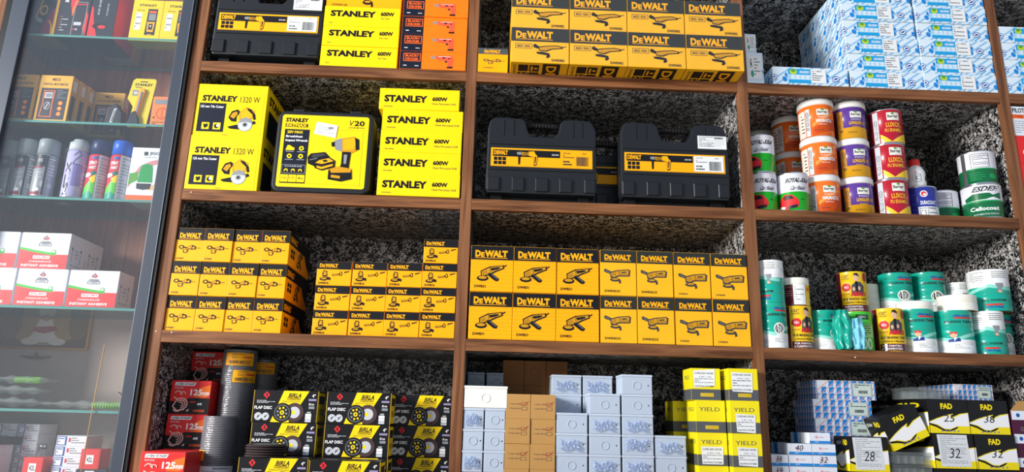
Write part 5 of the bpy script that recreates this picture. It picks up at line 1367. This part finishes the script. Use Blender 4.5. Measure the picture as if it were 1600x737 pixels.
# snap-off knife on its card
t = Thing('knife_blister_card'); t.mb().prism([(.010, 0), (.072, 0), (.085, .172), (.08, .18), (.015, .18), (.006, .172), (-.004, .105), (.018, .075)], 0.012, 0.0135, mat('dull_yellow_card', '#e4cf1e', .45), 0)
kn = t.mb('utility_knife'); kn.prism([(.02, .02), (.038, .02), (.056, .13), (.05, .14), (.036, .138), (.028, .07)], 0.002, 0.0115, AMBP, 0.002); kn.prism([(.036, .05), (.042, .05), (.05, .125), (.044, .128)], 0.0, 0.0019, mat('steel_blade', '#9aa0a6', .3, .8), 0)
t.mb('knife_grip').prism([(.01, .004), (.05, .004), (.046, .03), (.036, .055), (.024, .05), (.016, .02)], -0.001, 0.0115, DK, 0.001)
a = t.flat('front', .07, .18, 'brand_lettering', x0=.01, y0=0.0118); a.text('STANLEY', .06, .1, .92, .155, BLK, .03); a.rect(.3, .055, .65, .075, BLK); a.rect(.0, .24, .3, .36, GRY); a.ell(.15, .3, .1, .03, LGR, 12); a.fine(.1, .18, .7, .21, 1, INK, 3)
put(t.done(), -.255, .05, K[1], 'yellow knife card with a snap-off cutter leaning on the second glass shelf', 'knife card')
OM = mat('orange_plastic', '#f08a45', .4)
t = Thing('pocket_multimeter'); t.mb().prism(rounded(0, .07, 0, .112, .006, 3), 0, .028, OM, .002)
a = t.flat('front', .07, .112, 'meter_dial', name='f'); a.rect(.12, .1, .92, .26, GRY); a.ell(.52, .56, .3, .2, mat('deep_orange_print', '#d8642a', .4), 24); a.ell(.52, .56, .22, .145, OM, 22); a.rect(.48, .42, .56, .7, mat('deep_orange_print', '#d8642a', .4)); a.circ(.15, .7, .03, DK, 10); a.fine(.1, .84, .9, .94, 2, DK, 5, .4)
put(t.done(), -.1665, .052, K[1], 'orange pocket multimeter standing at the stile end of the second glass shelf', 'multimeter')
t = Thing('black_tester_pouch'); t.mb().prism([(0, 0), (.06, 0), (.055, .05), (.03, .085), (.005, .07)], 0, .03, mat('matt_black_plastic', '#25272c', .5), .004)
a = t.flat('front', .06, .085, 'window_print', name='f'); a.poly([(.45, .25), (.6, .22), (.45, .85), (.3, .85)], LGR); a.poly([(.5, .32), (.56, .3), (.44, .8), (.38, .8)], DK)
put(t.done(), -.3235, .06, K[1], 'black moulded tester lying between the gold box and the knife card', 'tester')

# spray cans
def p_spray(r, h, kind):
    t = Thing('spray_can')
    body, cap, ch = {'zos': (mat('silver_can_label', '#9ea4a8', .3, .3), mat('grey_can_cap', '#8f9a9e', .4), .27), 'istix': (mat('lilac_can_label', '#b7b4e0', .3), mat('cloudy_can_cap', '#c4ced2', .2), .2), 'navy': (mat('candy_can_label', '#d33a4a', .3), mat('navy_can_cap', '#26335f', .35), .25), 'blue': (mat('candy_can_label', '#d33a4a', .3), mat('bright_blue_can_cap', '#1c62d0', .35), .25)}[kind]
    hc = h*(1-ch)
    t.mb().lathe([(r*.9, 0, TIN), (r, .003, TIN), (r, .006, body), (r, hc-.004, body), (r*.93, hc, TIN)], body, 36)
    t.mb('cap').lathe([(r*.97, hc+.0005), (r*.97, h-.006), (r*.9, h-.001), (r*.8, h)] if kind != 'istix' else [(r*.95, hc+.0005), (r*.95, h-.012), (r*.72, h-.01), (r*.66, h)], cap, 36)
    a = t.round(r, hc); b_ = t.round(r, hc, 'label_print')
    if kind == 'zos': a.rect(.01, .03, .5, .3, DK); b_.text('ZOS', .14, .12, .36, .2, LGR, .02); a.rect(.01, .3, .4, .34, mat('wine_print', '#8a2c40', .5)); a.rect(.01, .88, .45, .95, mat('wine_print', '#8a2c40', .5)); b_.fine(.1, .38, .45, .6, 4, LGR, 4, .3); b_.ell(.5, .7, .1, .07, LGR, 12); b_.ell(.8, .72, .1, .06, LGR, 12); a.rect(.52, .05, .6, .95, DK); b_.fine(.66, .1, .9, .6, 7, WHT, 5, .3); b_.rect(.24, .8, .4, .86, PAP)
    elif kind == 'istix': b_.text('i-STIX', .06, .25, .26, .95, BLK, .04, rot=3); a.rect(.34, .3, .75, .75, mat('violet_print', '#8b84c4', .4)); b_.path([(.3, .12), (.5, .02), (.62, .1), (.4, .2), (.3, .3), (.6, .3)], .012, BLK); b_.fine(.78, .2, .95, .8, 7, WHT, 4, .3)
    else:
        a.poly([(.005, .75), (.25, .55), (.42, .6), (.42, .99), (.005, .99)], mat('lime_can_print', '#5cc43c', .4)); a.poly([(.005, .9), (.2, .82), (.42, .9), (.42, .99), (.005, .99)], mat('sea_can_print', '#1d9a84', .4)); a.poly([(.15, .55), (.42, .45), (.42, .62), (.3, .65)], mat('sun_can_print', '#f2d21b', .4)); a.rect(.44, .02, .99, .99, mat('pale_can_print', '#c3c7cf', .4))
        b_.rect(.14, .06, .4, .12, DBL); b_.text('SPRAY', .06, .16, .38, .24, WHT, .03); b_.text('PAINT', .08, .27, .36, .34, WHT, .03); b_.circ(.3, .43, .05, mat('dark_teal_print', '#0b6f62', .5), 14); b_.fine(.5, .08, .92, .9, 12, GRY, 5, .3); b_.circ(.08, .47, .05, WHT, 12)
    return t.done()
zs_ = p_spray(.033, .205, 'zos')
ctag = ['partly cut off by the door stile', 'second among the grey cans', 'nearest the paint cans', 'half hidden at the back']
for k, (x_, y_) in enumerate(((-.623, .095), (-.5575, .072), (-.4885, .066), (-.452, .15))): putr(zs_, x_, y_, K[2], 'silver spray can with grey cap, %s' % ctag[k], 'spray can', 'silver spray cans', turn=-.1)
putr(p_spray(.0335, .208, 'istix'), -.388, .066, K[2], 'lilac adhesive spray can with clear cap standing beside the paint cans', 'spray can')
putr(p_spray(.033, .208, 'navy'), -.3175, .07, K[2], 'colourful spray paint can with navy cap', 'spray can')
putr(p_spray(.033, .208, 'blue'), -.2445, .066, K[2], 'colourful spray paint can with bright blue cap', 'spray can')
t = carton('spray_gun_box', .1055, .11, .185, mat('cool_white_card', '#e4e9f1', .45)); a = t.front(); a.poly([(.02, .65), (.3, .36), (.6, .26), (.99, .2), (.99, .28), (.6, .36), (.34, .46), (.02, .78)], mat('rose_print', '#d58d92', .5)); a.poly([(.02, .5), (.3, .46), (.3, .62), (.02, .72)], mat('leaf_green_print', '#5a9e3a', .5)); a.rect(.004, .9, .996, .99, ORGP); a.poly([(.6, .8), (.99, .6), (.99, .8)], mat('sand_print', '#e0b98a', .5))
c = t.front('tool_drawing'); EG = mat('emerald_print', '#1c9a4a', .4); c.poly([(.34, .38), (.72, .38), (.76, .66), (.3, .66)], EG); c.ell(.53, .36, .18, .05, EG, 18); c.poly([(.28, .68), (.74, .68), (.72, .78), (.5, .8), (.3, .78)], DK); b_ = t.front('brand_lettering'); b_.rect(.38, .08, .5, .15, INK); b_.text('JIGO', .55, .08, .85, .15, INK, .02); b_.text('POWER TOOLS', .42, .175, .78, .195, GRY, 0)
put(t.done(), -.201, .04, K[2], 'white box with a green pump picture beside the blue-capped can', 'box')

# adhesive cartons
def p_adh():
    W, H, D = .1545, .1175, .098
    t = carton('adhesive_carton', W, D, H, mat('cool_white_card', '#e4e9f1', .45)); a = t.front()
    pts = [(i/12*.99+.005, .42+.2*(1-(1-i/12)**1.6)*.85) for i in range(13)]
    a.poly([(.005, .995), (.005, .47)]+[(u, min(v+.05, .6)) for u, v in pts[1:]]+[(.995, .995)], RED)
    GN = mat('bright_green_print', '#2fc02f', .4)
    for (u, v), (u2, v2) in zip(pts[:9], pts[1:10]): a.poly([(u, v-.01), (u2, v2-.01), (u2, v2+.055), (u, v+.055)], GN)
    b_ = t.front('brand_lettering'); b_.ell(.5, .16, .06, .05, REDP, 14); b_.ell(.5, .14, .03, .07, GRY, 10); b_.text('STRONG', .4, .24, .6, .29, INK, .02); b_.frame(.38, .3, .62, .37, .012, INK); b_.text("'N' BOND", .42, .315, .58, .35, INK, .01); b_.circ(.7, .52, .055, GN, 16); b_.circ(.7, .52, .035, WHT, 14)
    b_.rect(.3, .64, .64, .73, WHT); b_.text('FQ-901', .33, .655, .61, .715, REDP, .03); b_.text('CYANOACRYLATE', .24, .78, .68, .83, WHT, .02); b_.text('INSTANT ADHESIVE', .09, .88, .84, .95, WHT, .035)
    s = t.right('side_lettering')
    for u in (.2, .7): s.line(u, .75, u, .35, .02, INK); s.poly([(u-.06, .42), (u+.06, .42), (u, .32)], INK)
    s.text('THIS', .36, .4, .56, .45, INK, .01); s.text('SIDE', .36, .5, .56, .55, INK, .01); s.text('UP', .4, .6, .52, .65, INK, .01); s.text('50g x 25pcs', .15, .82, .75, .87, INK, .01)
    return t.done()
ad = p_adh()
for r_, row in enumerate(([-.6485, -.4875, -.3265], [-.6595, -.4985])):
    for c_, x_ in enumerate(row):
        for d_ in range(2):
            if (r_, c_) == (0, 2) and d_ == 1: continue
            put(ad, x_, .032+d_*.101, K[3]+r_*.1179, 'white and red instant adhesive carton, %s layer, %s from the door stile, %s row' % (('lower', 'upper')[r_], ['third', 'second', 'nearest'][c_+(1 if False else 0)], ('front', 'rear')[d_]), 'box', 'white and red adhesive cartons')

# god picture replaced by a plain seated figure in a gold frame, fixed at the back of the cabinet
t = Thing('framed_picture'); W_, H_ = .30, .135
t.mb().box(0, W_, -.004, 0, 0, H_, mat('picture_brown_ground', '#6e5232', .4))
f = t.mb('gold_frame')
for x0, x1, z0, z1 in ((-.008, W_+.008, -.008, 0), (-.008, W_+.008, H_, H_+.008), (-.008, 0, 0, H_), (W_, W_+.008, 0, H_)): f.box(x0, x1, -.012, 0, z0, z1, mat('gilt_frame', '#b98a34', .35, .4), .001)
a = t.flat('front', W_, H_, 'painted_figure', y0=-.0041, name='f'); CRM = mat('cream_robe_paint', '#ddd6cf', .5)
a.ell(.5, .45, .42, .5, mat('ochre_halo_paint', '#a88848', .5), 30); a.ell(.12, .4, .12, .4, mat('dim_ochre_paint', '#80673a', .5), 20); a.ell(.88, .4, .12, .4, mat('dim_ochre_paint', '#80673a', .5), 20)
a.poly([(.3, .88), (.38, .66), (.42, .3), (.58, .3), (.62, .66), (.72, .88)], CRM); a.ell(.36, .86, .1, .09, CRM, 16); a.ell(.66, .86, .1, .09, CRM, 16); a.ell(.5, .2, .05, .14, mat('skin_paint', '#b08058', .5), 18); a.ell(.5, .1, .06, .08, DK, 14)
a.poly([(.38, .5), (.62, .46), (.66, .56), (.5, .66), (.36, .6)], mat('red_sash_paint', '#a8382c', .5)); a.path([(.42, .36), (.32, .2), (.26, .04)], .05, mat('skin_paint', '#b08058', .5)); a.path([(.58, .36), (.68, .2), (.76, .04)], .05, mat('skin_paint', '#b08058', .5))
put(t.done(), -.668, .2755, -.004, 'gold-framed picture of a seated white-robed figure at the back of the cabinet', 'picture')
t = Thing('brass_wall_ornament'); m_ = mat('dark_brass', '#7b6a3c', .35, .7); t.mb().tube([(-.05, -.006, .002), (-.02, -.008, -.002), (.02, -.008, -.002), (.05, -.006, .001)], [.002, .005, .005, .002], m_); t.mb().tube([(0, -.008, -.003), (0, -.008, .014)], [.007, .003], m_)
put(t.done(), -.528, .2755, -.038, 'small brass ornament fixed below the framed picture', 'ornament')

# bagged green rubber goods on the lowest glass shelf
BAG = film('cloudy_bag', '#dfe9e3', .22, .15, .5, 35); LG = mat('lime_rubber', '#8fe03a', .45)
def p_bag(L_, Wd, H, seed, green=(.1, .5)):
    t = Thing('bagged_rubber_grip'); rr = random.Random(seed); n, mm_ = 22, 9
    def surf(s):
        vs = []
        for j in range(mm_+1):
            for i in range(n+1):
                u, v = i/n, j/mm_; q = (math.sin(math.pi*u)**.45)*(math.sin(math.pi*v)**.5)
                vs.append((L_*u, Wd*v, H/2+s*H/2*q*(.72+.28*math.sin(i*1.5+seed+j*.8))*(1 if 0 < i < n else 0)))
        return vs
    fc = [(j*(n+1)+i, j*(n+1)+i+1, (j+1)*(n+1)+i+1, (j+1)*(n+1)+i) for j in range(mm_) for i in range(n)]
    t.mb().raw(surf(1), fc, BAG, True); t.mb().raw(surf(-1), [f_[::-1] for f_ in fc], BAG, True)
    g = t.mb('green_grip'); x0, x1 = L_*green[0], L_*green[1]; k = 15
    for i in range(k):
        xa = x0+(x1-x0)*i/k; g.tube([(xa, Wd*.45, H*.5), (xa+(x1-x0)/k*.55, Wd*.45, H*.5)], H*.36, LG, 10)
    g.tube([(x0, Wd*.45, H*.5), (x1, Wd*.45, H*.5)], H*.3, LG, 10)
    return t.done()
g1 = p_bag(.30, .09, .036, 1, (.08, .45)); g2 = p_bag(.31, .08, .030, 4, (.5, .9)); g3 = p_bag(.26, .09, .028, 7, (.55, .85))
ZG = K[4]+.0004
put(g1, -.66, .04, ZG, 'clear bag with lime green rubber grip, lowest at the outer end of the glass shelf', 'bagged grip', 'bagged green grips')
put(g2, -.368, .045, ZG, 'clear bag with ribbed green grip lying at the front near the door stile', 'bagged grip', 'bagged green grips')
put(g1, -.665, .045, ZG+.0362, 'clear bag with lime green rubber grip lying on another bag', 'bagged grip', 'bagged green grips')
put(g3, -.61, .05, ZG+.0724, 'uppermost flat clear bag on the pile of green grips', 'bagged grip', 'bagged green grips')
t = Thing('orange_packet'); t.mb().box(0, .075, 0, .05, 0, .007, mat('orange_foil', '#e8622c', .3), .002); put(t.done(), -.135, .135, ZG, 'flat orange packet under the leaning card beside the bags', 'packet')
t = Thing('leaning_blister_card'); t.mb().box(0, .085, 0, .05, 0, .0012, mat('pale_blister_card', '#c9d3dc', .4)); t.mb('blister').box(.02, .07, .008, .042, .0013, .012, FILMW, .003); put(t.done(), -.141, .06, ZG+.056, 'pale blister card leaning against the cabinet side over the orange packet', 'blister card', ry=rad(38))

# small boxes on the lower shelf
def p_mini(W=.09, H=.0305, tagc=None):
    t = carton('small_white_box', W, .1, H, mat('cool_white_card', '#e4e9f1', .45), .0008); a = t.front(); a.rect(.02, .06, .34, .94, DBL); a.rect(.05, .14, .28, .86, PAP); b_ = t.front('label_print'); b_.fine(.07, .22, .26, .8, 2, DBL, 5, .4); b_.rect(.4, .2, .47, .6, REDP); b_.fine(.5, .18, .95, .85, 3, INK, 7, .3)
    return t.done()
mi_ = p_mini(); ms = p_mini(.066); ZL = -.4095
for k in range(4): put(mi_, -.3185+.001*k, .1, ZL+k*.0308, 'small white and blue box in the four-high stack on the cabinet lower shelf, %s' % stn[k], 'box', 'small boxes in the four-high stack')
for c_ in range(2):
    for k in range(5): put(ms, -.549+c_*.071, .165, ZL+k*.0308, 'small white box in the dim rear stack, %s from bottom, %s column' % (stn[k], ('outer', 'inner')[c_]), 'box', 'small boxes in the rear stacks')
for k in range(3): put(mi_, -.56, .045, ZL+k*.0308, 'small white and blue box in front at the outer end, %s' % lev[k], 'box', 'small boxes at the outer end')
t = carton('small_red_box', .058, .06, .058, RED); a = t.front(); a.rect(.3, .3, .68, .75, PAP); t.front('label_print').text('42L', .34, .4, .64, .65, INK, .02); rr_ = t.done()
t2 = carton('dark_label_box', .09, .1, .0295, DK); t2.front().rect(.3, .15, .6, .85, PAP); t2.front('label_print').fine(.34, .25, .56, .75, 2, INK, 3, .4)
put(t2.done(), -.2165, .05, ZL, 'dark box with white label beneath the red box marked 42', 'box')
put(rr_, -.2095, .05, ZL+.0297, 'small red box with white label marked 42 beside the stile', 'box', 'small red boxes')
put(rr_, -.392, .08, ZL, 'small red box in front of the glass jar', 'box', 'small red boxes')
t = Thing('glass_jar'); t.mb().lathe([(.014, 0), (.015, .002), (.015, .06), (.011, .07), (.011, .078)], FILMW, 24); t.mb('cap').lathe([(.012, .0785), (.012, .09), (.01, .092)], TIN, 24); put(t.done(), -.402, .185, ZL, 'small cloudy glass jar between the small box stacks', 'jar')
t = Thing('black_tube'); t.mb().tube([(0, 0, .0125), (0, .12, .0125)], .0125, BLACKR, 18); t.mb('bore').tube([(0, -.0012, .0125), (0, -.0002, .0125)], .0055, GRY, 14); put(t.done(), -.525, .043, ZL+3*.0308+.0002, 'black rubber tube lying on the small boxes', 'tube', rz=-1.0)
t = Thing('bamboo_stick'); t.mb().tube([(0, 0, 0), (.003, .001, .2), (.007, .002, .40)], .0017, mat('bamboo', '#c79a55', .6), 8); put(t.done(), -.186, .0215, ZL-.0001, 'thin bamboo stick standing upright just behind the door glass', 'stick')
